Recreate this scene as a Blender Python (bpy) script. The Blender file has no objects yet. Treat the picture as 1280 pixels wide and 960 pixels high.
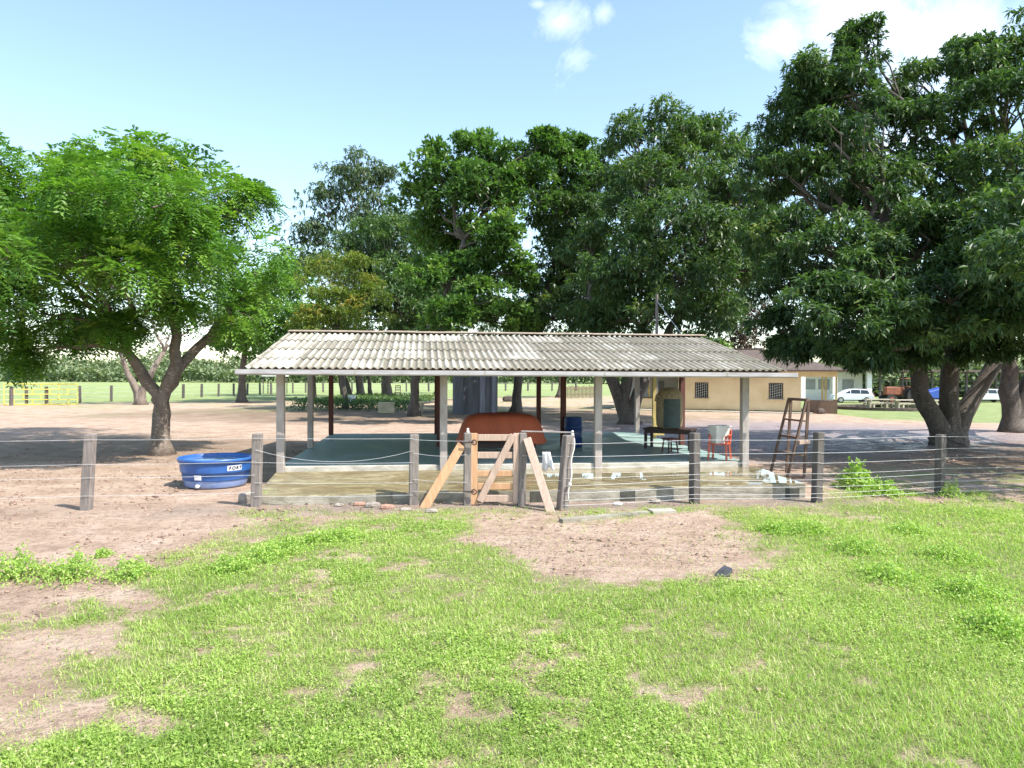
import bpy, math, random
import numpy as np
from mathutils import Vector, Matrix, noise
random.seed(7); RNG = np.random.default_rng(11)
S = bpy.context.scene; COL = S.collection
CAM_H, FOC, HOR, ROLL = 2.72, 900.0, 470.0, 0.004
R = math.radians

# ---------- survey helpers: a spot of the place from where it is seen ----------
def hy(px): return HOR + ROLL*(px-640)
def G(px, py, z=0.0):
    Y = (CAM_H-z)*FOC/(py-hy(px)); return Vector(((px-640)*Y/FOC, Y, z))
def P(px, py, Y): return Vector(((px-640)*Y/FOC, Y, CAM_H-(py-hy(px))*Y/FOC))
def ZH(px, py, Y): return CAM_H-(py-hy(px))*Y/FOC

# ---------- object helpers ----------
ORG = {}
def tag(o, label=None, cat=None, group=None, kind=None):
    if label: o['label'] = label
    if cat: o['category'] = cat
    if group: o['group'] = group
    if kind: o['kind'] = kind
    return o
def thing(name, loc, label, cat, group=None, rz=0.0):
    o = bpy.data.objects.new(name, None); COL.objects.link(o); o.location = loc; o.rotation_euler.z = rz
    o.empty_display_size = 0.2
    ORG[o.name] = Vector(loc); return tag(o, label, cat, group)
def link_mesh(name, me, mat, parent=None):
    o = bpy.data.objects.new(name, me); COL.objects.link(o)
    if mat: me.materials.append(mat)
    if parent: o.parent = parent; ORG[o.name] = ORG[parent.name]
    else: ORG[o.name] = Vector((0,0,0))
    return o
def copy_tree(o, parent=None):
    c = o.copy(); COL.objects.link(c)
    if parent: c.parent = parent
    for ch in [x for x in o.children]: copy_tree(ch, c)
    return c
class MB:
    def __init__(s): s.v = []; s.f = []
    def add(s, vs, fs):
        n = len(s.v); s.v += [Vector(v) for v in vs]; s.f += [tuple(i+n for i in f) for f in fs]; return s
    def box(s, c, d, rz=0, M=None):
        x,y,z = d[0]/2, d[1]/2, d[2]/2
        vs = [Vector((a*x,b*y,e*z)) for e in (-1,1) for b in (-1,1) for a in (-1,1)]
        Q = M if M is not None else Matrix.Rotation(rz,3,'Z')
        return s.add([Q@v+Vector(c) for v in vs], [(0,2,3,1),(4,5,7,6),(0,1,5,4),(2,6,7,3),(0,4,6,2),(1,3,7,5)])
    def bar(s, a, b, w, h, up=(0,0,1)):
        a = Vector(a); b = Vector(b); d = b-a; L = d.length; d.normalize(); u = Vector(up)
        if abs(d.dot(u)) > .97: u = Vector((0,1,0))
        x = d.cross(u).normalized(); z = x.cross(d)
        return s.box((a+b)/2, (w, L, h), M=Matrix((x,d,z)).transposed())
    def post(s, a, b, w, dpt, rz=0):
        a = Vector(a); b = Vector(b); X = Matrix.Rotation(rz,3,'Z')@Vector((1,0,0)); Yv = Matrix.Rotation(rz,3,'Z')@Vector((0,1,0))
        vs = [p+X*i*w/2+Yv*j*dpt/2 for p in (a,b) for j in (-1,1) for i in (-1,1)]
        return s.add(vs, [(0,2,3,1),(4,5,7,6),(0,1,5,4),(2,6,7,3),(0,4,6,2),(1,3,7,5)])
    def tube(s, pts, rad, n=8, cap=True, jit=0.0):
        pts = [Vector(p) for p in pts]; m = len(pts)
        if not hasattr(rad,'__len__'): rad = [rad]*m
        vs = []; px = None
        for i,p in enumerate(pts):
            d = (pts[min(i+1,m-1)]-pts[max(i-1,0)]).normalized()
            if px is None:
                px = d.cross(Vector((0,1,0)) if abs(d.y)<.9 else Vector((1,0,0))).normalized()
            else: px = (px-d*px.dot(d)).normalized()
            py = d.cross(px)
            for k in range(n):
                a = 2*math.pi*k/n; r = rad[i]
                if jit: r *= 1+jit*noise.noise(Vector((math.cos(a)*1.7, math.sin(a)*1.7, i*.45))+p*.3)
                vs.append(p+px*math.cos(a)*r+py*math.sin(a)*r)
        fs = [(i*n+k, i*n+(k+1)%n, (i+1)*n+(k+1)%n, (i+1)*n+k) for i in range(m-1) for k in range(n)]
        if cap: fs += [tuple(range(n-1,-1,-1)), tuple((m-1)*n+k for k in range(n))]
        return s.add(vs, fs)
    def lathe(s, c, prof, n=32, cap0=True, cap1=False, sx=1, sy=1):
        c = Vector(c); vs = [c+Vector((r*sx*math.cos(2*math.pi*k/n), r*sy*math.sin(2*math.pi*k/n), z)) for r,z in prof for k in range(n)]
        m = len(prof)
        fs = [(i*n+k, i*n+(k+1)%n, (i+1)*n+(k+1)%n, (i+1)*n+k) for i in range(m-1) for k in range(n)]
        if cap0: fs.append(tuple(range(n-1,-1,-1)))
        if cap1: fs.append(tuple((m-1)*n+k for k in range(n)))
        return s.add(vs, fs)
    def prism(s, poly, z0, z1):
        n = len(poly); zz = lambda z,i: z[i] if hasattr(z,'__len__') else z
        vs = [Vector((p[0],p[1],zz(z0,i))) for i,p in enumerate(poly)]+[Vector((p[0],p[1],zz(z1,i))) for i,p in enumerate(poly)]
        return s.add(vs, [tuple(range(n-1,-1,-1)), tuple(range(n,2*n))]+[(i,(i+1)%n,n+(i+1)%n,n+i) for i in range(n)])
    def build(s, name, mat, parent=None, smooth=False, bevel=0.0, angle=None):
        o3 = ORG[parent.name] if parent else Vector((0,0,0))
        me = bpy.data.meshes.new(name); me.from_pydata([v-o3 for v in s.v], [], s.f); me.update()
        o = link_mesh(name, me, mat, parent)
        if smooth: me.polygons.foreach_set('use_smooth', [True]*len(me.polygons))
        if bevel: m = o.modifiers.new('bevel','BEVEL'); m.width = bevel; m.segments = 1; m.limit_method = 'ANGLE'
        return o
def np_mesh(name, V, F, mat, parent=None, attr=None, origin=None):
    """V (n,3), F (m,4) quads; attr: dict name -> per-vertex floats"""
    me = bpy.data.meshes.new(name); V = np.asarray(V, np.float32); F = np.asarray(F, np.int32); k = F.shape[1]
    if parent is not None: V = V-np.array(ORG[parent.name], np.float32)
    me.vertices.add(len(V)); me.vertices.foreach_set('co', V.ravel())
    me.loops.add(F.size); me.loops.foreach_set('vertex_index', F.ravel())
    me.polygons.add(len(F)); me.polygons.foreach_set('loop_start', np.arange(0, F.size, k, dtype=np.int32))
    me.polygons.foreach_set('loop_total', np.full(len(F), k, np.int32)); me.update()
    for n,a in (attr or {}).items():
        at = me.attributes.new(n, 'FLOAT', 'POINT'); at.data.foreach_set('value', np.asarray(a, np.float32))
    return link_mesh(name, me, mat, parent)

# ---------- materials ----------
class NT:
    def __init__(s, name):
        s.m = bpy.data.materials.new(name); s.m.use_nodes = True; s.t = s.m.node_tree; s.n = s.t.nodes; s.l = s.t.links
        s.b = s.n['Principled BSDF']; s.out = s.n['Material Output']
    def new(s, t, **k):
        n = s.n.new(t)
        for a,v in k.items(): setattr(n, a, v)
        return n
    def link(s, a, b): s.l.new(a, b)
    def coord(s, kind='Object', scale=(1,1,1)):
        tc = s.new('ShaderNodeTexCoord'); mp = s.new('ShaderNodeMapping'); mp.inputs['Scale'].default_value = scale
        s.link(tc.outputs[kind], mp.inputs['Vector']); return mp.outputs['Vector']
    def noise(s, vec, scale, detail=4, rough=.55, dist=0):
        n = s.new('ShaderNodeTexNoise'); n.inputs['Scale'].default_value = scale; n.inputs['Detail'].default_value = detail
        n.inputs['Roughness'].default_value = rough; n.inputs['Distortion'].default_value = dist
        if vec is not None: s.link(vec, n.inputs['Vector'])
        return n.outputs['Fac']
    def ramp(s, fac, stops, interp='LINEAR'):
        r = s.new('ShaderNodeValToRGB'); cr = r.color_ramp; cr.interpolation = interp
        while len(cr.elements) < len(stops): cr.elements.new(.5)
        for e,(p,c) in zip(cr.elements, stops): e.position = p; e.color = (c[0],c[1],c[2],1) if hasattr(c,'__len__') else (c,c,c,1)
        s.link(fac, r.inputs['Fac']); return r.outputs['Color']
    def mix(s, fac, a, b, mode='MIX'):
        m = s.new('ShaderNodeMix', data_type='RGBA', blend_type=mode)
        for i,x in ((0,fac),(6,a),(7,b)):
            if isinstance(x,(int,float)): m.inputs[i].default_value = x
            elif hasattr(x,'__len__'): m.inputs[i].default_value = (x[0],x[1],x[2],1)
            else: s.link(x, m.inputs[i])
        return m.outputs[2]
    def math(s, op, a, b=None, c=None, clamp=False):
        m = s.new('ShaderNodeMath', operation=op); m.use_clamp = clamp
        for i,x in enumerate((a,b,c)):
            if x is None: continue
            if isinstance(x,(int,float)): m.inputs[i].default_value = x
            else: s.link(x, m.inputs[i])
        return m.outputs[0]
    def attr(s, name): a = s.new('ShaderNodeAttribute'); a.attribute_name = name; return a.outputs['Fac']
    def bump(s, h, strength=.3, dist=.02):
        b = s.new('ShaderNodeBump'); b.inputs['Strength'].default_value = strength; b.inputs['Distance'].default_value = dist
        s.link(h, b.inputs['Height']); s.link(b.outputs['Normal'], s.b.inputs['Normal'])
    def color(s, c): s.link(c, s.b.inputs['Base Color'])
def simple(name, c1, c2=None, scale=6, rough=.7, stretch=(1,1,1), bump=.25, bd=.01, metal=0, spec=None, c3=None):
    t = NT(name); c2 = c2 or tuple(x*.7 for x in c1)
    v = t.coord(scale=stretch); n = t.noise(v, scale, 6, .6)
    st = [(.32,c2),(.62,c1)] + ([(.78,c3)] if c3 else [])
    t.color(t.ramp(n, st)); t.b.inputs['Roughness'].default_value = rough; t.b.inputs['Metallic'].default_value = metal
    if spec is not None: t.b.inputs['Specular IOR Level'].default_value = spec
    if bump: t.bump(t.noise(v, scale*5, 4), bump, bd)
    return t.m
def wood(name, c1, c2, rough=.85, vertical=True):
    t = NT(name); v = t.coord(scale=(1,1,.12) if vertical else (.12,.6,1))
    n = t.noise(v, 22, 6, .65); n2 = t.noise(t.coord(), 2.5, 3)
    c = t.ramp(n, [(.3,c2),(.65,c1)]); t.color(t.mix(t.math('MULTIPLY',n2,.5), c, c2)); t.b.inputs['Roughness'].default_value = rough
    t.bump(n, .6, .01); return t.m
M = {}
M['post'] = wood('weathered_grey_timber', (.30,.26,.235), (.13,.11,.10))
M['post_dark'] = wood('dark_grey_timber', (.15,.13,.12), (.07,.06,.055))
M['new_wood'] = wood('fresh_orange_timber', (.62,.38,.22), (.42,.23,.12))
M['pale_wood'] = wood('pale_pinkish_timber', (.58,.43,.34), (.38,.27,.21))
M['brown_wood'] = wood('old_brown_timber', (.20,.13,.09), (.08,.05,.04))
M['red_wood'] = wood('shade_darkened_red_timber', (.16,.06,.045), (.08,.035,.03))  # red timber with the pavilion's shade put into its colour; stool shares it
M['conc_post'] = simple('rough_cast_concrete_post', (.40,.36,.33), (.27,.235,.21), 5, .85, (1,1,.4), .4)
M['wire'] = simple('galvanised_wire', (.80,.80,.81), (.62,.62,.62), 30, .4, metal=.4, bump=0)
M['rope'] = simple('white_rope', (.8,.77,.7), (.6,.56,.5), 60, .9)
M['cloth'] = simple('white_cotton_cloth', (.8,.8,.8), (.72,.72,.72), 10, .9, bump=.2)
M['gutter'] = simple('weathered_white_gutter', (.44,.42,.43), (.30,.28,.28), 4, .5, (.3,2,2), .1)
M['iron'] = simple('rusty_dark_iron', (.10,.07,.06), (.05,.045,.045), 20, .7, metal=.3)
M['conc'] = simple('pale_worn_concrete', (.52,.49,.43), (.30,.28,.22), 3, .85, (1,1,2), .5, .02)
M['wall_conc'] = simple('mossy_stained_concrete', (.36,.33,.27), (.15,.14,.10), 2.2, .9, (1,1,2.5), .6, .02, c3=(.44,.41,.35))
M['dark_hole'] = simple('mossy_damp_opening', (.09,.09,.07), (.04,.04,.035), 5, .9)
M['stone'] = simple('grey_rubble_stone', (.38,.33,.28), (.2,.17,.14), 7, .9, bump=.6, bd=.03)
M['brick'] = simple('broken_clay_brick', (.42,.24,.17), (.28,.17,.13), 9, .9, bump=.6)
M['rubber'] = simple('black_rubber_scrap', (.06,.06,.07), (.025,.025,.03), 8, .6)
M['blue'] = simple('faded_blue_plastic', (.035,.125,.38), (.022,.085,.30), 2.5, .38, bump=.05, c3=(.08,.19,.43))
M['blue_low'] = simple('dusty_pale_blue_plastic', (.26,.34,.56), (.16,.25,.52), 5, .6, bump=.1)
M['navy'] = simple('navy_blue_plastic_drum', (.012,.045,.17), (.01,.03,.12), 3, .4, bump=.03)
M['sticker'] = simple('white_sticker', (.78,.78,.78), (.62,.64,.68), 20, .5, bump=0)
M['ink'] = simple('dark_print_ink', (.03,.03,.06), (.03,.03,.05), 5, .6, bump=0)
M['pvc'] = simple('white_pvc_valve', (.8,.79,.76), (.65,.6,.5), 20, .4, bump=0)
M['tarp'] = simple('orange_brown_canvas_cover', (.46,.105,.045), (.30,.065,.03), 1.6, .75, (1,1,.5), .5, .03)
M['dark_wood'] = wood('dark_stained_wood', (.06,.03,.025), (.03,.018,.015), .6)
M['orange'] = simple('orange_red_plastic', (.62,.12,.06), (.5,.09,.05), 4, .4, bump=0)
M['whitep'] = simple('off_white_plastic', (.72,.72,.68), (.6,.6,.56), 4, .5, bump=.05)
M['straw'] = simple('straw_coloured_wicker', (.38,.31,.20), (.18,.14,.09), 24, .9, (1,1,.5), .6)
M['teal_dark'] = simple('dark_green_panel', (.035,.065,.065), (.02,.04,.042), 5, .5, bump=.1)
M['yellow'] = simple('yellow_painted_steel', (.78,.68,.10), (.65,.52,.08), 8, .5, bump=0)
M['yellowpost'] = simple('faded_yellow_timber', (.5,.40,.15), (.3,.22,.1), 8, .8, (1,1,.3))
M['house'] = simple('yellow_limewash_wall', (.82,.67,.43), (.70,.54,.32), .8, .9, bump=.15)
M['house_low'] = simple('stained_yellow_plinth', (.42,.30,.14), (.18,.15,.08), 1.2, .95)
M['white_wall'] = simple('white_limewash', (.8,.8,.78), (.68,.67,.64), .7, .9, bump=.1)
M['grey_wall'] = simple('grey_shutter', (.35,.36,.36), (.28,.28,.28), 2, .8)
M['tiles'] = simple('dark_clay_roof_tiles', (.16,.12,.10), (.08,.065,.055), 3, .9, (4,.8,1), .8, .05)
M['grille'] = simple('white_window_grille', (.6,.6,.58), (.5,.5,.48), 8, .6, bump=0)
M['glass'] = simple('dark_window_glass', (.03,.035,.04), (.02,.02,.025), 3, .15, bump=0)
M['tank'] = simple('blue_grey_painted_block', (.13,.135,.15), (.07,.073,.085), 1.3, .8, (2,2,.3), .3, c3=(.24,.245,.27))
M['tank_light'] = simple('pale_blue_grey_pilaster', (.24,.25,.30), (.14,.145,.19), 3, .8, (2,2,.3), .3)
M['carw'] = simple('silver_white_car_paint', (.66,.70,.74), (.62,.66,.7), 1, .25, bump=0)
M['cargls'] = simple('tinted_car_glass', (.02,.035,.04), (.02,.03,.035), 1, .08, bump=0)
M['tyre'] = simple('tyre_rubber', (.02,.02,.02), (.03,.03,.03), 8, .8, bump=0)
M['rim'] = simple('alloy_rim', (.4,.4,.42), (.3,.3,.32), 8, .4, metal=.7, bump=0)
M['lampred'] = simple('red_lamp_plastic', (.5,.02,.02), (.4,.02,.02), 8, .2, bump=0)
M['tractor'] = simple('rusty_orange_machine_paint', (.30,.10,.05), (.14,.05,.035), 2.5, .7)
M['bluetarp'] = simple('bright_blue_tarpaulin', (.03,.09,.40), (.02,.06,.28), 2, .5)
M['bench'] = simple('pale_concrete_bench', (.5,.45,.36), (.33,.28,.22), 4, .9)
M['kerb'] = simple('dark_kerb_stones', (.13,.10,.085), (.07,.055,.05), 3, .9)
M['board'] = simple('cream_painted_board', (.46,.42,.28), (.38,.34,.22), 2, .8, bump=.05)
M['palis'] = wood('brown_palisade_boards', (.26,.17,.12), (.12,.08,.06))

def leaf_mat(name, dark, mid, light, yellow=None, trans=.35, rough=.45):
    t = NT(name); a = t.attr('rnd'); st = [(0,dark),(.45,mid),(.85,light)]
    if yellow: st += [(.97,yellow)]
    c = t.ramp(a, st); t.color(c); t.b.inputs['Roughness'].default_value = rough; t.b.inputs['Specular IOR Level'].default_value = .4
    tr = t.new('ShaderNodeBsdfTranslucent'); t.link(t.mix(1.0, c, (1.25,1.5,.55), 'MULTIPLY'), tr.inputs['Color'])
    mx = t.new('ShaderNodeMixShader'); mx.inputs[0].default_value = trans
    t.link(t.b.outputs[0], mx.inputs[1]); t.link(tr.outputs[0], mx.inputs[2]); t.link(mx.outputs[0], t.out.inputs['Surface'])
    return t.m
M['mango'] = leaf_mat('mango_leaves', (.032,.066,.030), (.070,.130,.044), (.125,.20,.065), (.22,.25,.07), .32, .42)
M['mango2'] = leaf_mat('mango_leaves_fresh', (.036,.085,.028), (.088,.175,.042), (.165,.28,.065), (.26,.33,.08), .35, .42)
M['pinnate'] = leaf_mat('feathery_bright_leaves', (.03,.085,.018), (.085,.19,.03), (.19,.34,.05), (.32,.44,.07), .36, .42)
M['olive'] = leaf_mat('yellow_olive_leaves', (.05,.10,.02), (.12,.18,.03), (.20,.25,.045), (.38,.27,.05), .35, .5)
M['greyleaf'] = leaf_mat('grey_green_leaves', (.04,.075,.04), (.075,.12,.06), (.12,.17,.08), None, .3, .5)
M['redleaf'] = leaf_mat('bronze_red_leaves', (.035,.02,.025), (.07,.035,.035), (.10,.07,.045), (.08,.12,.04), .3, .5)
M['farwood'] = leaf_mat('distant_wood_leaves', (.09,.14,.07), (.15,.20,.10), (.22,.26,.13), (.28,.28,.15), .2, .7)  # paler, greyer leaves: distance haze put into the colour
M['grass'] = leaf_mat('short_grass', (.16,.25,.05), (.33,.46,.10), (.46,.57,.155), (.66,.60,.38), .42, .5)
M['weed'] = leaf_mat('weed_leaves', (.12,.22,.045), (.26,.40,.08), (.39,.53,.13), (.58,.60,.22), .38, .5)
M['creep'] = leaf_mat('creeping_leaves', (.16,.26,.05), (.33,.46,.10), (.45,.57,.155), (.62,.60,.32), .42, .5)
M['litter'] = leaf_mat('dry_fallen_leaves', (.10,.06,.045), (.20,.13,.09), (.30,.2,.14), None, .1, .8)
def bark(name, a, b, c):
    t = NT(name); v = t.coord(scale=(1,1,.35)); n = t.noise(v, 5, 8, .7); n2 = t.noise(t.coord(scale=(1,1,2.5)), 7, 4)
    col = t.ramp(n, [(.3,a),(.58,b)]); col = t.mix(t.ramp(n2,[(.55,0),(.68,1)]), col, c); t.color(col)
    t.b.inputs['Roughness'].default_value = .9; t.bump(n, .9, .05); return t.m
M['bark'] = bark('grey_brown_bark', (.10,.075,.06), (.20,.16,.13), (.34,.29,.25))
M['bark_dark'] = bark('dark_mango_bark', (.05,.042,.035), (.12,.10,.085), (.17,.15,.12))

# ---------- ground: one sheet to the horizon ----------
def lin(pts, x):
    return np.interp(x, [p[0] for p in pts], [p[1] for p in pts])
def fbm(x, y, f, seed=0.0, oct=4):
    x = np.asarray(x, float); y = np.asarray(y, float); out = np.zeros(x.shape); a = 1.0; tot = 0
    for o in range(oct):
        for k in range(3):
            th = seed*1.7+k*2.1+o*1.3; ph = seed*5.1+k*3.7+o*7.9
            u = x*math.cos(th)+y*math.sin(th); w = -x*math.sin(th)+y*math.cos(th)
            out += a*np.sin(u*f+ph+1.6*np.sin(w*f*.83+ph*1.3))/3
        tot += a; a *= .55; f *= 2.03
    return out/tot
def topix(X, Y):
    Yc = np.maximum(Y, 2.5); px = 640+X/Yc*FOC; return px, HOR+ROLL*(px-640)+CAM_H/Yc*FOC
EDGE = [(-900,770),(-100,770),(0,756),(60,752),(130,738),(205,692),(330,640),(450,625),(560,625),(640,630),(700,635),(850,622),(960,610),(1100,600),(1280,590),(2000,580)]
def ell(px, py, cx, cy, rx, ry): return ((px-cx)/rx)**2+((py-cy)/ry)**2
def grass_density(X, Y):
    """cover 0..1 of the foreground turf"""
    px, py = topix(X, Y); n = fbm(X, Y, 1.1, 1); n2 = fbm(X, Y, 3.2, 2); n3 = fbm(X, Y, 6.5, 8)
    n4 = fbm(X, Y, 15, 9); n5 = fbm(X, Y, 27, 10); d = (py-lin(EDGE, px)+n*26+n2*18+n3*14+n4*8)/46
    d = np.clip(d, 0, 1)
    bare = np.minimum.reduce([ell(px,py,800,690,160,36), ell(px,py,665,668,80,24), ell(px,py,850,655,60,14), ell(px,py,745,700,90,30)])
    d *= np.clip((bare-.75+n*.5+n2*.45+n3*.5+n4*.4+n5*.3)*.9, .03, 1)
    left = np.minimum.reduce([ell(px,py,20,845,75,55), ell(px,py,80,750,110,30), ell(px,py,50,800,60,28), ell(px,py,0,900,60,40), ell(px,py,120,800,40,25), ell(px,py,70,895,70,22), ell(px,py,180,905,45,22)])
    d *= np.clip((left-.45+n*.8+n2*.8+n3*.7+n4*.5)*.8, 0.07, 1)
    d *= np.clip(1.05+.35*np.clip((px-700)/200,0,1)+n2*1.3+n3*1.3+n4*1.1+n5*.7+.5*n, .10, 1)
    d *= np.clip((py-628-n2*7)/9, 0, 1)
    # strip of weeds between trunk shade and fence on the right
    m = (px>1010)&(py>570)&(py<640); d = np.where(m, np.maximum(d, np.clip(.35+n2*1.5+n*.8,0,.8)*np.clip((px-1010)/60,0,1)*np.clip((py-575)/20,0,1)), d)
    return np.where(Y<2.6, .8, d)
def axis(lo, hi, dlo, dhi, step, g):
    c = list(np.arange(dlo, dhi+1e-6, step)); s = step; x = dhi
    while x < hi: s *= g; x += s; c.append(x)
    s = step; x = dlo; pre = []
    while x > lo: s *= g; x -= s; pre.append(x)
    return np.array(pre[::-1]+c)
xs = axis(-1500, 1500, -20, 20, .16, 1.09); ys = axis(-60, 2600, 3.5, 27, .12, 1.07)
XX, YY = np.meshgrid(xs, ys); sh = XX.shape
zz = fbm(XX, YY, .9, 5)*.022+fbm(XX, YY, 5, 6)*.007
zz *= np.clip((60-YY)/20, 0, 1)
zz = np.where((YY>15.2)&(YY<31)&(XX>-8)&(XX<9.5), -.02, zz)
idx = np.arange(XX.size).reshape(sh)
Fq = np.stack([idx[:-1,:-1],idx[:-1,1:],idx[1:,1:],idx[1:,:-1]], -1).reshape(-1,4)
gx, gy = XX.ravel(), YY.ravel(); pxx, pyy = topix(gx, gy)
g_near = grass_density(gx, gy)
nz = fbm(gx, gy, .35, 3); nz2 = fbm(gx, gy, 1.4, 4)
fld = np.interp(gx, [-60,-42,-36,-10,10,20], [62,64,68,82,95,100])+nz*3
lawn = np.where((gx>24)&(gx<90), np.clip((gy-(43-(gx-30)*.12)+nz*3)/2.5,0,1), 0)
field = np.clip((gy-fld)/5, 0, 1)
sparse = np.clip((gy-46+nz*8)/14, 0, 1)*np.clip(.25+nz2*.9+nz*.5, 0, .7)*np.where(gx<16,1,0)
g_far = np.maximum.reduce([field, lawn, sparse*.8])
wet = np.clip(1.25-ell(gx, gy, 14, 34, 13, 11)+nz*.4, 0, 1)
mulch_shade = np.clip(1.3-ell(gx, gy, 20, 24, 11, 7)+nz*.5+nz2*.4, 0, 1)
mulch_shade = np.maximum(mulch_shade, np.clip(1.35-ell(gx, gy, -8, 52, 20, 11)+nz*.5+nz2*.5, 0, .95))  # yard behind the pavilion: tree shade put into the ground colour as dark litter
mulch_shade = np.maximum(mulch_shade, np.clip(1.0-ell(gx, gy, -14, 27, 9, 5)+nz*.5+nz2*.6, 0, .5))
damp = np.clip(1.0-np.abs(gy-15.0-.10*gx)/1.0+nz2*.6, 0, 1)*np.where((gx>-7)&(gx<8),1,.25)
t = NT('dirt_and_grass_ground'); v = t.coord('Object')
n1 = t.noise(v, .9, 8, .65); n2 = t.noise(v, 9, 6, .7); n3 = t.noise(v, 45, 4, .7)
dirt = t.ramp(n1, [(.30,(.40,.28,.20)),(.5,(.56,.41,.305)),(.70,(.69,.535,.42))])
dirt = t.mix(t.ramp(n2,[(.50,0),(.66,.65)]), dirt, (.22,.145,.11))
dirt = t.mix(t.ramp(n3,[(.54,0),(.66,.5)]), dirt, (.16,.11,.09))
wetc = t.ramp(n2, [(.4,(.20,.17,.20)),(.6,(.40,.37,.42))])
dirt = t.mix(t.math('MULTIPLY', t.attr('wet'), .85), dirt, wetc)
n5 = t.noise(t.coord('Object',(.5,1,1)), 2.8, 6, .7, .8); dirt = t.mix(t.ramp(n5,[(.52,0),(.64,.55)]), dirt, (.29,.19,.145))
mulch_shade_col = t.ramp(n2, [(.4,(.13,.09,.06)),(.55,(.24,.17,.12)),(.66,(.16,.19,.06))])
dirt = t.mix(t.math('MULTIPLY', t.attr('mulch_shade'), .85), dirt, mulch_shade_col)
dmp = t.ramp(n3, [(.4,(.20,.15,.125)),(.62,(.40,.33,.28))]); dirt = t.mix(t.math('MULTIPLY', t.attr('damp'), .75), dirt, dmp)
und = t.ramp(n2, [(.35,(.16,.19,.06)),(.55,(.28,.31,.11)),(.66,(.38,.31,.22))])
c = t.mix(t.ramp(t.attr('near'),[(.1,0),(.75,.9)]), dirt, und)
farc = t.ramp(n1, [(.35,(.20,.26,.09)),(.5,(.27,.33,.13)),(.7,(.36,.39,.19))])
c = t.mix(t.attr('far'), c, farc); t.color(c); t.b.inputs['Roughness'].default_value = .95; t.b.inputs['Specular IOR Level'].default_value = .2
r_ = t.math('SUBTRACT', .95, t.math('MULTIPLY', t.math('MULTIPLY', t.attr('wet'), .75), t.ramp(n5,[(.45,0),(.55,1)]))); t.link(r_, t.b.inputs['Roughness'])
t.bump(t.math('ADD', t.math('ADD', n2, t.math('MULTIPLY', n3, .5)), t.math('MULTIPLY', n5, 1.2)), 1.0, .08)
ground = np_mesh('ground', np.stack([gx,gy,zz.ravel()],-1), Fq, t.m, attr={'near':g_near,'far':g_far,'wet':wet,'mulch_shade':mulch_shade,'damp':damp})
ground.data.polygons.foreach_set('use_smooth', [True]*len(ground.data.polygons)); tag(ground, kind='structure')

# ---------- blades and leaves ----------
def quads(base, d, L, W, side, rnd, bend=None):
    """diamond leaves; returns V,F,rnd"""
    n = len(base); mid = base+d*(L*.45)[:,None]; tip = base+d*L[:,None]
    if bend is not None: tip = tip+bend
    s = side*(W/2)[:,None]
    V = np.stack([base, mid+s, tip, mid-s], 1).reshape(-1,3); F = np.arange(4*n).reshape(-1,4)
    return V, F, np.repeat(rnd, 4)
def unit(a): return a/np.maximum(np.linalg.norm(a, axis=-1, keepdims=True), 1e-9)
def rdir(n): return unit(RNG.normal(size=(n,3)))
def blades(X, Y, kind, scale):
    n = len(X); base = np.stack([X,Y,np.full(n,-.012)],-1); az = RNG.uniform(0,2*np.pi,n)
    if kind == 'grass':
        el = RNG.uniform(.55,1.45,n); L = RNG.uniform(.045,.12,n)*scale; W = RNG.uniform(.005,.009,n)*(.4+.075*Y)
    else:
        el = RNG.uniform(-.1,.75,n); L = RNG.uniform(.018,.036,n)*scale*(.7+.03*Y); W = L*RNG.uniform(.6,.9,n)
        base[:,2] = RNG.uniform(0,.055,n)
    d = np.stack([np.cos(az)*np.cos(el), np.sin(az)*np.cos(el), np.sin(el)],-1)
    side = np.stack([-np.sin(az), np.cos(az), RNG.normal(0,.25,n)],-1)
    bend = np.stack([np.cos(az),np.sin(az),np.full(n,-.6)],-1)*(L*RNG.uniform(0,.3,n))[:,None]
    rnd = np.clip(RNG.normal(.50,.24,n)+fbm(X,Y,1.3,9)*.35+fbm(X,Y,4.1,10)*.2, 0, .96); rnd = np.where(RNG.random(n)<(.02+.10*np.clip(fbm(X,Y,2.1,14)+.2,0,1)), 1, rnd)
    return quads(base, d, L, W, unit(side), rnd, bend)
def scatter(n, y0, y1, p=1.0):
    u = RNG.random(n); Y = (y0**(2-p)+u*(y1**(2-p)-y0**(2-p)))**(1/(2-p)) if p!=2 else y0*(y1/y0)**u
    X = (RNG.random(n)*2-1)*(Y*.72+1.8); return X, Y
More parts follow.
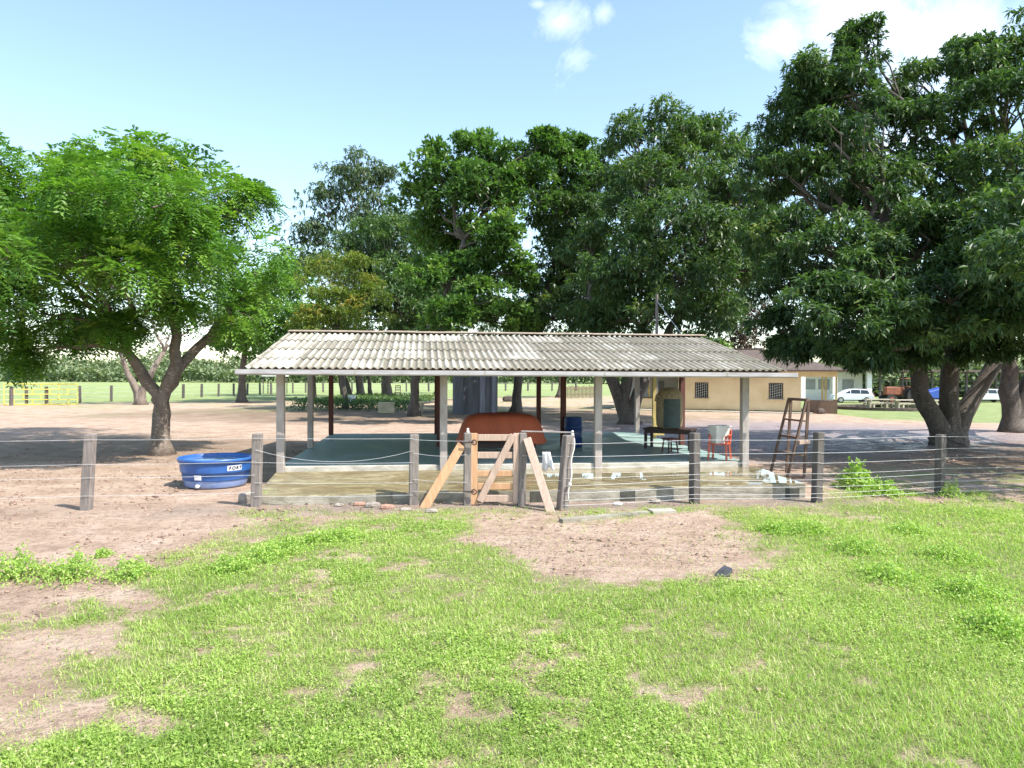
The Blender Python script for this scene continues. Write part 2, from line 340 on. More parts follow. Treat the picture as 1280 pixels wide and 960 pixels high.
def grow(kind, n, y0, y1, scale, name, mat, p=1.6, thr=None):
    X, Y = scatter(n, y0, y1, p)
    # gather into tufts
    jit = {'grass':.06,'tuft':.025}.get(kind,.07); kind0 = kind; kind = 'grass' if kind=='tuft' else kind
    gs = .2 if kind0=='tuft' else .11; gj = fbm(np.round(X/gs)*7.7,np.round(Y/gs)*9.1,1.3,17)*gs*.9; X = np.round(X/gs)*gs+gj+RNG.normal(0,jit,n); Y = np.round(Y/gs)*gs-gj+RNG.normal(0,jit,n)
    d = grass_density(X, Y)
    if thr == 2: d = d*np.clip(fbm(X,Y,2.6,15)*1.6-.15+.8*(fbm(X,Y,11,16)-.2), 0, 1)
    elif thr is not None: d = d*np.clip(.5+fbm(X,Y,.8,12)*2.2, .12, 1)
    k = RNG.random(n) < d**.9; X = X[k]; Y = Y[k]
    V,F,r = blades(X, Y, kind, scale*(.65+.35*np.clip(d[k],0,1)+.35*np.clip(fbm(X,Y,1.7,18),-.6,1)))
    return tag(np_mesh(name, V, F, mat, attr={'rnd':r}), 'taller grass tufts standing out of the short foreground grass' if kind0=='tuft' else 'bright green short grass carpeting the foreground' if kind=='grass' else 'low creeping leafy weeds mixed through the foreground grass',
               'grass' if kind=='grass' else 'ground cover', kind='stuff')
grow('grass', 390000, 4.2, 17.5, 1.0, 'grass', M['grass'])
grow('weed', 430000, 4.2, 17.5, 1.0, 'creeping_weeds', M['creep'], thr=1)
grow('tuft', 60000, 4.2, 17.5, 1.9, 'grass_tufts', M['grass'], thr=2)
# fallen leaves and twigs
n = 26000; Y = RNG.uniform(8.5,34,n); X = RNG.uniform(-1,1,n)*Y*.8
k = RNG.random(n) < np.clip(.25+fbm(X,Y,.9,21)*1.6,0,1)*(1-grass_density(X,Y)); k &= ~((X>-7.4)&(X<8.9)&(Y>15.4)&(Y<30)); X=X[k]; Y=Y[k]; n=len(X)
dd = unit(np.stack([RNG.normal(size=n),RNG.normal(size=n),RNG.normal(size=n)*.12],-1)); L = RNG.uniform(.04,.11,n)*np.clip(Y/14,.6,1.2)
V,F,r = quads(np.stack([X,Y,np.full(n,.03)],-1), dd, L, L*.35, unit(np.cross(dd,[0,0,1])+RNG.normal(size=(n,3))*.2), RNG.random(n))
tag(np_mesh('leaf_litter', V, F, M['litter'], attr={'rnd':r}), 'dry brown fallen leaves scattered over the bare dirt', 'leaf litter', kind='stuff')

def rosettes(C, out, per, L, W, droop, rnd0, spread=.9):
    """C (n,3) twig tips, out (n,3) outward; per leaves each"""
    n = len(C); C = np.repeat(C, per, 0); o = np.repeat(out, per, 0); d = unit(o*.6+rdir(n*per)*spread+np.array([0,0,-droop]))
    Ls = L*RNG.uniform(.6,1.25,n*per); Ws = W*RNG.uniform(.7,1.2,n*per)
    side = unit(np.cross(d, rdir(n*per)))
    # leaves mostly show their upper face: turn side vectors towards horizontal
    h = np.cross(d, np.array([0,0,1.0])); side = unit(unit(h)*1.3+side)
    r = np.clip(np.repeat(rnd0, per)+RNG.normal(0,.13,n*per), 0, .95)
    return quads(C, d, Ls, Ws, side, r, bend=np.array([0,0,-1.0])*(Ls*droop*.35)[:,None])
def pinnates(C, out, L, rnd0, pairs=5):
    n = len(C); d = unit(out*.8+rdir(n)*.6+np.array([0,0,-.28])); h = unit(unit(np.cross(d,[0,0,1.0]))+rdir(n)*.35); Vs=[];Rs=[]
    for i in range(pairs):
        for s in (-1,1):
            tt = (i+.8)/pairs; b = C+d*(L*tt)[:,None]+np.array([0,0,-1.0])*(L*tt*tt*.5)[:,None]
            ld = unit(h*s*1.0+d*.45+np.array([0,0,-.25])+RNG.normal(0,.12,(n,3)))
            l = L*.42*(1-.35*abs(tt-.55)); Vq,_,rq = quads(b, ld, l, l*.46, unit(d+RNG.normal(0,.12,(n,3))), np.clip(rnd0+RNG.normal(0,.06,n),0,.97))
            Vs.append(Vq); Rs.append(rq)
    V = np.concatenate(Vs); return V, np.arange(len(V)).reshape(-1,4), np.concatenate(Rs)
def crown(name, lobes, mat, parent, style='mango', dens=1.0, L=.26, W=.075, csize=.85, droop=.5, hole=.0, per=6, sprig=36, seed=0, bright=0.0):
    Cs=[]; Os=[]; Rn=[]; clumps=[]
    for (c, r, fz) in lobes:
        c = np.array(c); cs = min(csize, r*.5); nc = max(6, int(3.0*dens*(r/cs)**2))
        d = rdir(nc); d[:,2] = np.where((d[:,2]<-.45)&(RNG.random(nc)<.6), -d[:,2], d[:,2])
        rr = r*RNG.uniform(.62,1.0,nc)*(1+.16*np.sin(d[:,0]*5+c[0])+.12*np.sin(d[:,2]*6+c[2]+seed))
        cc = c+d*rr[:,None]*np.array([1,1,fz])
        keep = fbm(cc[:,0]*.9+cc[:,2]*.35, cc[:,1]*.5+cc[:,2]*.8, .9, 30+seed) > (-.9+hole); cc = cc[keep]; d = d[keep]; nc = len(cc)
        crad = cs*RNG.uniform(.65,1.25,nc); cr = np.clip(RNG.normal(.42,.16,nc)+bright,.02,.9)
        clumps.append((c, cc))
        ns = int(sprig); q = rdir(nc*ns); q[:,2] = np.where((q[:,2]<-.2)&(RNG.random(nc*ns)<.5), -q[:,2], q[:,2])
        rad = np.repeat(crad, ns)*RNG.uniform(.45,1.05,nc*ns)
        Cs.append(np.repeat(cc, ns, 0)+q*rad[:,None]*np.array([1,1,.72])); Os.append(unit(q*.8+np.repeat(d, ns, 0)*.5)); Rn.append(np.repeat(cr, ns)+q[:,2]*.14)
    C = np.concatenate(Cs); O = np.concatenate(Os); rn = np.concatenate(Rn)
    if style == 'pinnate': V,F,r = pinnates(C, O, np.full(len(C), L)*RNG.uniform(.7,1.25,len(C)), rn)
    else: V,F,r = rosettes(C, O, per, L, W, droop, rn)
    np_mesh(name, V, F, mat, parent, {'rnd':r}); return clumps
def curve(a, b, k=6, sag=.18, jit=.04):
    a = Vector(a); b = Vector(b); L = (b-a).length; pts = []
    for i in range(k+1):
        s = i/k; p = a.lerp(b, s); p += Vector((0,0,1))*sag*L*math.sin(math.pi*s)*.5
        if 0<i<k: p += Vector((random.gauss(0,1),random.gauss(0,1),random.gauss(0,1)*.5))*L*jit
        pts.append(p)
    return pts
def tree(name, label, cat, base, stems, lobes, mat, barkm='bark_dark', r0=.35, group=None, limb_r=.12, twigs=8, **kw):
    """base: (px,py) root on the ground; stems: polylines [(px,py,dY)] from the root up; lobes: (px,py,rpx,dY[,fz])"""
    B = G(*base); t_ = thing(name, B, label, cat, group); Y0 = B.y
    lw = [(P(l[0], l[1], Y0+l[3]), l[2]*(Y0+l[3])/FOC, l[4] if len(l)>4 else .85) for l in lobes]
    mb = MB(); tops = []
    for st in stems:
        pts = [Vector((B.x+random.uniform(-.1,.1), B.y+random.uniform(-.1,.1), -.15))] if len(st)<1 or len(st[0])<4 else [P(st[0][0],st[0][1],Y0+st[0][2])]
        raw = [P(q[0],q[1],Y0+q[2]) for q in (st if len(st[0])<4 else st[1:])]
        allp = pts+raw; fine = []
        for a,b in zip(allp[:-1], allp[1:]):
            nseg = max(2, int((b-a).length/.5))
            for i in range(nseg): fine.append(a.lerp(b, i/nseg)+Vector((random.gauss(0,.03),random.gauss(0,.03),0)))
        fine.append(allp[-1]); m = len(fine); rr = r0*(1 if len(stems)==1 else .72)
        rads = [rr*(1.0-.5*i/(m-1))*(1+ .75*math.exp(-max(0,p.z)/.35)) for i,p in enumerate(fine)]
        mb.tube(fine, rads, 14, jit=.28); tops += [(p, rads[i]) for i,p in enumerate(fine) if i>m*.55]
    clumps = crown('crown', lw, mat, t_, **kw)
    for c, cc in clumps:
        cv = Vector(c); s, sr = min(tops, key=lambda q: (q[0]-cv).length+max(0,q[0].z-cv.z)*2)
        pts = curve(s, cv, 7, .12, .035); ra = min(sr*.75, limb_r*1.6)
        mb.tube(pts, [ra*(1-.72*i/7) for i in range(8)], 7)
        for q in random.sample(range(len(cc)), min(twigs, len(cc))):
            e = Vector(cc[q]); st_ = pts[random.choice((4,5,6,7))]; p2 = curve(st_, e, 3, .1, .06); mb.tube(p2, [ra*.28, ra*.2, ra*.13, .015], 5)
    mb.build('trunk', M[barkm], t_, smooth=True); return t_

# near left tree
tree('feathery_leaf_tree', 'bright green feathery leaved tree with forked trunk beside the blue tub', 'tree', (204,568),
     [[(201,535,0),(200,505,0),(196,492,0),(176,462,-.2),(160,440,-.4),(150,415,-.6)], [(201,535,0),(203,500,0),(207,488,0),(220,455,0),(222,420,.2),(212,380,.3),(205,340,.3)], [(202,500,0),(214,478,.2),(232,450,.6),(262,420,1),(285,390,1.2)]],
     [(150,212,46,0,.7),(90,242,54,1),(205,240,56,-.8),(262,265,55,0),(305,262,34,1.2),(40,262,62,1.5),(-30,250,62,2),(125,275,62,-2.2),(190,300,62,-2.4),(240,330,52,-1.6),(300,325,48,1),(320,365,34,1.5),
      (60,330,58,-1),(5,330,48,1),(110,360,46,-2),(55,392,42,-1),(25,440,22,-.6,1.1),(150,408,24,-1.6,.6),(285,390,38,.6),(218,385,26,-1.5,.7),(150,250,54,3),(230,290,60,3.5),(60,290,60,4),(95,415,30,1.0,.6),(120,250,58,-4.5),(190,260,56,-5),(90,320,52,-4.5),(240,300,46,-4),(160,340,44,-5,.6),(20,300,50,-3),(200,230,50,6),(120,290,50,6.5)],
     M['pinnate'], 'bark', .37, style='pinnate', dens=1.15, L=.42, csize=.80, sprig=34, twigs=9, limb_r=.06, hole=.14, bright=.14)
# neighbour beyond the left frame edge (its shade lies on the yard)
tree('feathery_leaf_tree', 'feathery leaved tree at the left edge of the yard, mostly out of frame', 'tree', (-70,585),
     [[(-72,540,0),(-75,490,0),(-80,430,0)]], [(-95,330,70,0),(-160,300,80,0),(-60,270,70,1),(-120,230,70,0),(-200,360,60,0),(-22,205,36,2.5),(-10,370,30,1),(-60,330,70,-4),(-120,300,70,-5),(-40,280,60,5)], M['pinnate'], 'bark', .34, style='pinnate', L=.44, sprig=30, csize=.85, dens=1.0, bright=.05)
# trees on the field side, left
tree('pale_thin_tree', 'thin pale leaved tree standing behind the forked trunk by the field', 'tree', (176,506),
     [[(172,490,0),(160,468,0),(150,440,0)],[(178,490,0),(190,465,0),(205,440,1)]], [(150,410,42,0,.5),(215,415,42,2,.5),(110,420,36,-2,.4),(250,400,34,2,.5),(180,385,50,0,.5)], M['greyleaf'], 'bark', .5, L=.40, W=.13, sprig=12, csize=1.5, dens=.8, hole=.5, bright=.1)
tree('round_crown_tree', 'fresh green tree left behind the pavilion roof corner', 'tree', (302,503),
     [[(302,480,0),(304,455,0),(308,430,0)]], [(300,400,36,-2),(330,370,40,0),(360,375,40,0),(325,415,40,-1),(370,405,34,-3),(345,350,28,2),(290,430,26,0),(395,385,30,2),(355,425,30,-2)], M['pinnate'], 'bark_dark', .42, L=.5, W=.17, sprig=26, csize=1.6, bright=-.02)
tree('yellow_flowering_tree', 'yellow olive tree with orange flowering tips above the left half of the roof', 'tree', (432,511),
     [[(430,485,0),(425,440,0),(420,410,0)]], [(400,350,30,0),(435,345,32,-2),(440,385,36,-2),(405,385,34,-3),(460,370,26,0),(425,410,34,-3),(390,410,28,-2)], M['olive'], 'bark_dark', .22, L=.30, W=.09, sprig=38, csize=1.0, bright=.12)
tree('grey_eucalyptus_tree', 'tall airy grey green tree behind the yellow flowering one', 'tree', (452,497),
     [[(450,480,0),(445,400,0),(440,320,0)]], [(400,260,30,0),(385,300,30,0),(425,230,28,2),(455,215,28,0),(480,230,24,0),(440,260,38,-1),(480,275,34,0),(410,320,42,0),(450,305,40,2),(375,335,24,2),(490,310,36,0)], M['greyleaf'], 'bark', .4, L=.55, W=.15, sprig=24, csize=1.8, droop=.8, hole=.32, bright=.05)
# dark mangos, centre
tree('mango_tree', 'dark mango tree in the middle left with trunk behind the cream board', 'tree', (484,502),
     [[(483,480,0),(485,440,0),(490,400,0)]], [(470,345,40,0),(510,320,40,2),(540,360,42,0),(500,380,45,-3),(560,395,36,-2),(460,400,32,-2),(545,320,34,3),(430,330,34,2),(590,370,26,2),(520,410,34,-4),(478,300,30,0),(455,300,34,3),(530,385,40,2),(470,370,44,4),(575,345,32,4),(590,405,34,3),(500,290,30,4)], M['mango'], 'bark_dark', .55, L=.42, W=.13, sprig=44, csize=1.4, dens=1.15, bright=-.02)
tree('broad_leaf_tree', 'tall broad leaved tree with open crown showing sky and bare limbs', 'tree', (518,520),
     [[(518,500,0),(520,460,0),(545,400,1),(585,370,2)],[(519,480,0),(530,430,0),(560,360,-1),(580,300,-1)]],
     [(545,215,34,0),(590,190,26,1),(600,215,38,0),(650,210,36,1),(680,180,18,0,1.0),(560,255,38,-1),(610,250,42,-2),(665,240,38,0),(525,250,28,1),(540,290,28,2),(610,300,38,-2),(640,310,28,-2),(575,320,26,3),(700,215,36,2),(630,235,40,3),(580,235,40,3),(560,300,34,3),(600,340,28,4),(540,350,30,4),(600,380,32,-3),(560,400,32,-3),(530,345,32,-2),(590,335,24,-2),(650,410,24,2),(720,190,26,2),(650,345,22,-1),(625,395,30,1),(500,447,38,-8,.4),(560,447,38,-8,.4),(440,447,36,-6,.4),(610,447,34,-8,.4)], M['mango2'], 'bark_dark', .42, L=.36, W=.16, sprig=36, csize=1.25, droop=.1, hole=.06, bright=.03)  # last low flat lobes, hidden behind the roof, are added to shade the yard
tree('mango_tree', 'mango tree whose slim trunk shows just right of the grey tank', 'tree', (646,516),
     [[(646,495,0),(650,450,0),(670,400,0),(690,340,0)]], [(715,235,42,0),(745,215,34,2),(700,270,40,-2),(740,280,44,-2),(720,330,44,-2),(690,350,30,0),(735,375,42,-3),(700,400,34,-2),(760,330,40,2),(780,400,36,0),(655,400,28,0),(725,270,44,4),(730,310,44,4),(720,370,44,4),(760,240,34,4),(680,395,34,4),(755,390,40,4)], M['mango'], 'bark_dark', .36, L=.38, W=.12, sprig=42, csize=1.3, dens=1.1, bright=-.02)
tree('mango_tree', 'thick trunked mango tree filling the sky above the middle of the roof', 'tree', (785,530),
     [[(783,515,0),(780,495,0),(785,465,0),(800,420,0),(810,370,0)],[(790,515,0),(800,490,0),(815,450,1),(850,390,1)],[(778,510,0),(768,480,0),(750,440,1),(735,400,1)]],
     [(795,180,38,0),(835,165,34,1),(860,195,38,0),(905,175,34,1),(930,205,36,0),(815,225,44,-2),(870,240,46,-2),(925,250,42,0),(775,275,40,0),(825,290,50,-4),(880,300,44,-3),(930,300,42,0),(800,340,44,-4),(850,350,50,-4),(905,350,38,0),(765,350,38,-2),(820,395,44,-4),(870,390,40,-3),(775,400,36,-2),(955,260,34,2),(950,330,32,2),(740,400,30,0),(735,300,34,2),(850,210,44,5),(900,230,44,5),(820,240,44,5),(850,280,50,5),(910,290,44,5),(800,320,44,5),(860,340,50,5),(925,350,34,4),(960,290,34,4),(900,400,30,0),(785,215,30,3),(700,447,34,-3,.4),(850,447,30,0,.4),(770,447,36,-5,.4)],  # flat lobes ending this list: unseen behind the roof, added for yard shade
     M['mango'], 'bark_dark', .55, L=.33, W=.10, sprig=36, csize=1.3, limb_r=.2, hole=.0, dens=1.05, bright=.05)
tree('bronze_leaf_tree', 'thin reddish bronze leaved tree right of the roof ridge', 'tree', (916,506),
     [[(915,480,0),(914,440,0),(912,410,0)]], [(900,385,26,0),(925,370,28,0),(920,405,28,0),(945,395,24,2),(895,350,24,0),(935,430,20,0)], M['redleaf'], 'bark_dark', .16, L=.34, W=.13, sprig=20, csize=1.2, hole=.3)
# right hand mangos, nearest to the camera
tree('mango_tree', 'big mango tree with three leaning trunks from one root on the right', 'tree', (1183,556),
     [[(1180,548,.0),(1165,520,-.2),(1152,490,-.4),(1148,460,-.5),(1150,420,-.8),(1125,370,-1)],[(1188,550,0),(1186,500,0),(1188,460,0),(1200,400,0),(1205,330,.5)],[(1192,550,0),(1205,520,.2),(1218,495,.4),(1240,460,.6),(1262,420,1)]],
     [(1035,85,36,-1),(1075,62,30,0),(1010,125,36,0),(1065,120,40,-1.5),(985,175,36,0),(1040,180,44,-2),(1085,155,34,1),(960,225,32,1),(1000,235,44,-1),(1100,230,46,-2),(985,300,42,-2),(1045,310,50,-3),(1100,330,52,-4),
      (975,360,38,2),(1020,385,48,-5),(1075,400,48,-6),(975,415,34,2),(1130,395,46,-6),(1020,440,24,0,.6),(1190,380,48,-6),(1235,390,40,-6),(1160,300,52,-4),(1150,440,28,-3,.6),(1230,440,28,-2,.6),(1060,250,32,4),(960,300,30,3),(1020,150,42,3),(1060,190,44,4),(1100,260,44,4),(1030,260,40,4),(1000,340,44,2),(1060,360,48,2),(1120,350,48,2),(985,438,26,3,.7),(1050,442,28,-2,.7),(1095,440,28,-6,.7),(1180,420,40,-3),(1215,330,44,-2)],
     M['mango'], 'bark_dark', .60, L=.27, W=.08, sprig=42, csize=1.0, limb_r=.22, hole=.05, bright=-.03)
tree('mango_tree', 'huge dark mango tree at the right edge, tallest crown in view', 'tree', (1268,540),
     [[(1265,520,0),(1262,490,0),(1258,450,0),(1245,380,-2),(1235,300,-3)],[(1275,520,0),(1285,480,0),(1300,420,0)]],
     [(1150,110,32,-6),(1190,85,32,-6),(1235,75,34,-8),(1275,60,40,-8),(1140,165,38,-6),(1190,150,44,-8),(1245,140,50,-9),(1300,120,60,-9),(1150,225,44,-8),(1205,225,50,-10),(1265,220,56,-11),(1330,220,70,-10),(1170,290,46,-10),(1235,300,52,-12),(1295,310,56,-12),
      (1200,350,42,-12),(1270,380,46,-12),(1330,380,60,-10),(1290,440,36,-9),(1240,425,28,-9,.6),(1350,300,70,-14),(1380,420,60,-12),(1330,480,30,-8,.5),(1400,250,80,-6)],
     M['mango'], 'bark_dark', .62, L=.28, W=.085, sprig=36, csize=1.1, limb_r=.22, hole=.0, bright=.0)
tree('mango_tree', 'mango tree beyond the right frame edge shading the wire fence', 'tree', (1450,597), [[(1450,550,0),(1440,480,0),(1430,400,0)]],
     [(1350,260,100,-1),(1440,200,120,0),(1440,330,120,-2),(1310,340,80,0),(1520,270,130,0),(1330,290,100,3),(1400,150,90,2),(1350,330,90,-3),(1480,330,120,-4,.8),(1440,300,100,4)], M['mango'], 'bark_dark', .4, L=.26, W=.08, sprig=34, csize=1.0)
# small things behind the roof line
tree('small_round_tree', 'small yellow green tree whose top peeks over the roof ridge', 'tree', (520,498), [[(520,480,0),(520,450,0)]], [(505,412,18,0),(530,405,20,0),(550,412,16,0),(520,430,28,0)], M['olive'], 'bark_dark', .15, L=.4, W=.16, sprig=28, csize=1.1, bright=.0)
tree('small_round_tree', 'small green tree just past the right end of the roof ridge', 'tree', (872,506), [[(872,485,0),(872,450,0)]], [(875,428,20,0),(892,436,18,0),(860,440,24,0)], M['mango2'], 'bark_dark', .15, L=.34, W=.14, sprig=30, csize=1.1)
sl = ['first', 'second', 'third', 'fourth']
for i,(a,b,tx,dk) in enumerate([(430,500,422,.11),(440,499,428,.15),(450,499,444,.13),(463,498,460,.13)]):
    tree('slim_grove_tree', ['leaning slim dark trunk, leftmost of the grove under the roof line','slim trunk leaning left, next to the white sack stand','upright slim trunk in the grove, third from its left','rightmost slim trunk of the grove, nearest the cream board'][i], 'tree', (a,b),
         [[((a+tx)/2,480,0),(tx,462,0),(tx-2,440,0)]], [(tx,425,20,0),(tx+8,440,18,1)], M['mango'], 'bark_dark', dk+.12, L=.4, W=.13, sprig=20, csize=1.3, group='slim trees in the grove', twigs=3)
for (a,b,r_,lab) in [(391,500,.30,'dark tree trunk behind the left pavilion posts'),(545,492,.22,'pale trunk at the field edge left of the grey tank'),(700,497,.35,'small pale trunk at the field edge behind the red post'),(350,498,.2,'thin dark trunk at the field edge by the first pavilion post')]:
    tree('yard_tree', lab, 'tree', (a,b), [[(a+1,480,0),(a-1,455,0)]], [(a,435,26,0),(a+14,440,20,2),(a-14,442,20,-2)], M['mango'], 'bark_dark', r_, L=.45, W=.15, sprig=20, csize=1.5, twigs=3, group='trees along the field edge')

# distant wood
def mass(name, label, boxes, mat, L, W, n, per=3):
    Cs=[];Rn=[]
    for (x0,x1,Y,h,jh) in boxes:
        nn = n; X = RNG.uniform(x0,x1,nn); Yv = Y+RNG.uniform(-12,12,nn); hh = h*(.66+.42*fbm(X, Yv*.1, .05, 40)+.30*fbm(X, Yv*.2, .17, 41)+.15*fbm(X,Yv,.6,42))
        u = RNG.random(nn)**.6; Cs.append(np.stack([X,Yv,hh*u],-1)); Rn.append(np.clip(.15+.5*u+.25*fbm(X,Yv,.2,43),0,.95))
    C = np.concatenate(Cs); rn = np.concatenate(Rn); O = np.tile([0,-.5,.6],(len(C),1))
    V,F,r = rosettes(C, O, per, L, W, .2, rn, 1.2)
    return tag(np_mesh(name, V, F, mat, attr={'rnd':r}), label, 'wood', kind='stuff')
mass('distant_wood', 'far off wood along the horizon beyond the green field', [(-330,330,300,17,2),(-330,330,262,8,2)], M['farwood'], 1.5, .9, 22000)
mass('hedge', 'pale green hedge behind the open machine shed', [(38,105,112,6.0,1)], M['farwood'], .8, .5, 20000)
tag(bpy.data.objects['hedge'], cat='hedge')
mass('undergrowth', 'dark low shrubs between the yard and the field in the middle', [(-17,-8,66,1.1,1)], M['mango'], .22, .1, 5000)
tag(bpy.data.objects['undergrowth'], cat='shrubs')
bpy.data.objects['undergrowth'].data.update()

# ---------- pavilion ----------
TH = R(7.0); U = Vector((math.cos(TH),math.sin(TH),0)); Vd = Vector((-math.sin(TH),math.cos(TH),0))
P0 = G(351,590,.30); SP = 4.05
def L2W(a, b, z=0): return P0+U*a+Vd*b+Vector((0,0,z-.30))
pav = thing('pavilion', L2W(0,0,0), 'open pavilion with white corrugated roof over a teal floor slab', 'pavilion')
LEN = 3*SP
def slab_mat():
    t = NT('worn_teal_floor_paint'); v = t.coord(); n = t.noise(v, 1.1, 6, .6); n2 = t.noise(v, 7, 6, .7)
    c = t.ramp(n, [(.35,(.19,.29,.28)),(.55,(.28,.40,.38)),(.75,(.43,.53,.49))]); c = t.mix(t.ramp(n2,[(.6,0),(.75,.5)]), c, (.32,.36,.33)); t.color(c)
    t.link(t.ramp(n, [(.4,.35),(.6,.6)]), t.b.inputs['Roughness']); t.bump(n2,.1,.01); return t.m
MB().prism([L2W(a,b) for a,b in ((-.05,.1),(LEN+.05,.1),(LEN+.05,10.25),(-.05,10.25))], -.1, .43).build('floor_slab', slab_mat(), pav, bevel=.01)
MB().prism([L2W(a,b) for a,b in ((.09,-.02),(LEN-.09,-.02),(LEN-.09,.097),(.09,.097))], .2, .434).build('slab_edge', M['conc'], pav, bevel=.012)
def terr_mat():
    t = NT('wet_mossy_concrete_apron'); v = t.coord(scale=(.35,1,1)); n = t.noise(v, .9, 6, .6, .6); n2 = t.noise(v, 6, 6, .7, 1.0); n3 = t.noise(t.coord(), .45, 2, .5)
    c = t.ramp(n, [(.34,(.20,.16,.075)),(.48,(.31,.265,.145)),(.66,(.40,.36,.24))]); n6 = t.noise(t.coord(scale=(.5,1.3,1)), 1.1, 8, .72, 1.2); c = t.mix(t.ramp(n6,[(.44,0),(.51,.62),(.54,.55),(.62,0)]), c, (.10,.07,.03)); c = t.mix(t.ramp(n2,[(.50,0),(.60,.6)]), c, (.13,.095,.045)); t.color(c)
    w = t.ramp(n3, [(.30,0),(.40,1)])
    sx = t.new('ShaderNodeSeparateXYZ'); tc = t.new('ShaderNodeTexCoord'); t.link(tc.outputs['Object'], sx.inputs[0])
    right = t.math('MULTIPLY', t.math('SUBTRACT', sx.outputs[0], 3.6), .8, clamp=True); zt = sx.outputs[2]
    flat = t.math('GREATER_THAN', zt, .02)
    w = t.math('MULTIPLY', w, right)
    t.link(t.math('SUBTRACT', .50, t.math('MULTIPLY', w, .48)), t.b.inputs['Roughness']); t.b.inputs['Specular IOR Level'].default_value = .6
    return t.m
fl = G(305,622,.16); fr = G(1007,604,.33)
fl = G(318,621,.18); poly = [fl, G(517,615.5,.22), G(700,611,.27), fr, L2W(LEN+.35,.05), L2W(-.12,.05)]
poly2 = [p.copy() for p in poly]
tz = [.17,.21,.26,.32,.30,.30]
MB().prism([(p.x,p.y) for p in poly2], -.12, tz).build('apron', terr_mat(), pav, bevel=.01)
# front wall skin of the apron, 3 mm proud
wl = MB()
for i in range(3):
    a, b = poly2[i], poly2[i+1]; nrm = Vector((b.y-a.y, a.x-b.x, 0)).normalized()
    q = [a+nrm*.03, b+nrm*.03, b-nrm*.0+nrm*.004, a+nrm*.004]
    wl.prism([(p.x,p.y) for p in q], -.1, [tz[i]-.02,tz[i+1]-.02,tz[i+1]-.02,tz[i]-.02])
wl.build('apron_wall', M['wall_conc'], pav)
for pxl in (481,673,785,991):
    # damp blind openings in the wall
    i = 0 if pxl<517 else (1 if pxl<700 else 2); a, b = poly2[i], poly2[i+1]
    best = min((k/200 for k in range(201)), key=lambda s: abs(topix(np.array(a.lerp(b,s).x),np.array(a.lerp(b,s).y))[0]-pxl)); p = a.lerp(b,best); nrm = Vector((b.y-a.y, a.x-b.x, 0)).normalized(); e = (b-a).normalized()
    MB().box(Vector((p.x,p.y,.10))+nrm*.031, (.33,.02,.24), rz=math.atan2(e.y,e.x)).build('drain_opening', M['dark_hole'], pav)
EZ, RZ, FB, RB = 2.86, 4.06, -.85, 4.95   # eave and ridge heights, front-back positions
def roofz(b): return EZ+(RZ-EZ)*(1-abs(b-RB)/(RB-FB))
for r_i, bb in enumerate((0.0, 4.75, 9.85)):
    for c_i in range(4):
        a = c_i*SP; top = roofz(bb)-.22
        w = .19 if r_i==0 else .17
        mt = M['conc_post'] if (r_i==0 or (c_i==0 and r_i==1) or (c_i==3 and r_i==2)) else M['red_wood']  # inner posts take the dark red: roof shade put into their colour
        z0 = .28 if r_i==0 else .42
        MB().post(L2W(a,bb,z0), L2W(a,bb,top), w, w, TH).build('post', mt, pav, bevel=.012)
for bb in (0.0,4.75,9.85):
    z = roofz(bb)-.15; MB().bar(L2W(-.6,bb,z), L2W(LEN+.7,bb,z), .09, .16).build('beam', M['brown_wood'], pav)
for k in range(10):
    a = -.45+k*(LEN+1.0)/9
    for s in (1,-1):
        b0 = FB+.12 if s>0 else 2*RB-FB-.12
        MB().bar(L2W(a,b0,roofz(b0)-.085), L2W(a,RB,RZ-.085), .06, .09).build('rafter', M['brown_wood'], pav)
for b in (-.6,.8,2.2,3.6,6.3,7.7,9.1,10.5):
    MB().bar(L2W(-.62,b,roofz(b)-.045), L2W(LEN+.72,b,roofz(b)-.045), .05, .04).build('purlin', M['brown_wood'], pav)
def roof_mat():
    t = NT('lichen_stained_fibre_cement'); at = t.attr('ru'); av = t.attr('rv'); ph = t.attr('rph'); rs = t.attr('rs')
    v = t.coord(); n = t.noise(v, 1.6, 6, .65); n2 = t.noise(v, 14, 6, .7)
    cmb = t.new('ShaderNodeCombineXYZ'); t.link(at, cmb.inputs[0]); t.link(t.math('MULTIPLY',av,.18), cmb.inputs[1]); st = t.noise(cmb.outputs[0], 2.4, 6, .75)
    col = t.mix(t.math('MULTIPLY', rs, .55), (.66,.63,.55), (.44,.41,.33))
    d = t.math('ADD', t.math('MULTIPLY', ph, t.math('MULTIPLY_ADD', rs, .55, .16)), t.math('MULTIPLY', st, .9)); d = t.math('ADD', d, t.math('MULTIPLY', rs, .28)); d = t.math('ADD', d, t.math('MULTIPLY', n, .5))
    moss = t.ramp(d, [(.52,0),(.62,.35),(.78,.9)]) if False else t.ramp(t.math('MULTIPLY', d, .6), [(.44,0),(.54,.6),(.66,.95)])
    col = t.mix(moss, col, (.17,.155,.115)); col = t.mix(t.ramp(n2,[(.58,0),(.72,.4)]), col, (.25,.23,.18))
    n7 = t.noise(v, .75, 5, .7, .5); col = t.mix(t.ramp(n7,[(.48,0),(.60,.65)]), col, (.22,.195,.145)); lap = t.attr('lap'); col = t.mix(t.math('MULTIPLY', lap, t.ramp(st,[(.35,.35),(.55,1)])), col, (.15,.135,.10))
    t.color(col); t.b.inputs['Roughness'].default_value = .9; t.bump(n2, .4, .01); return t.m
MR = roof_mat()
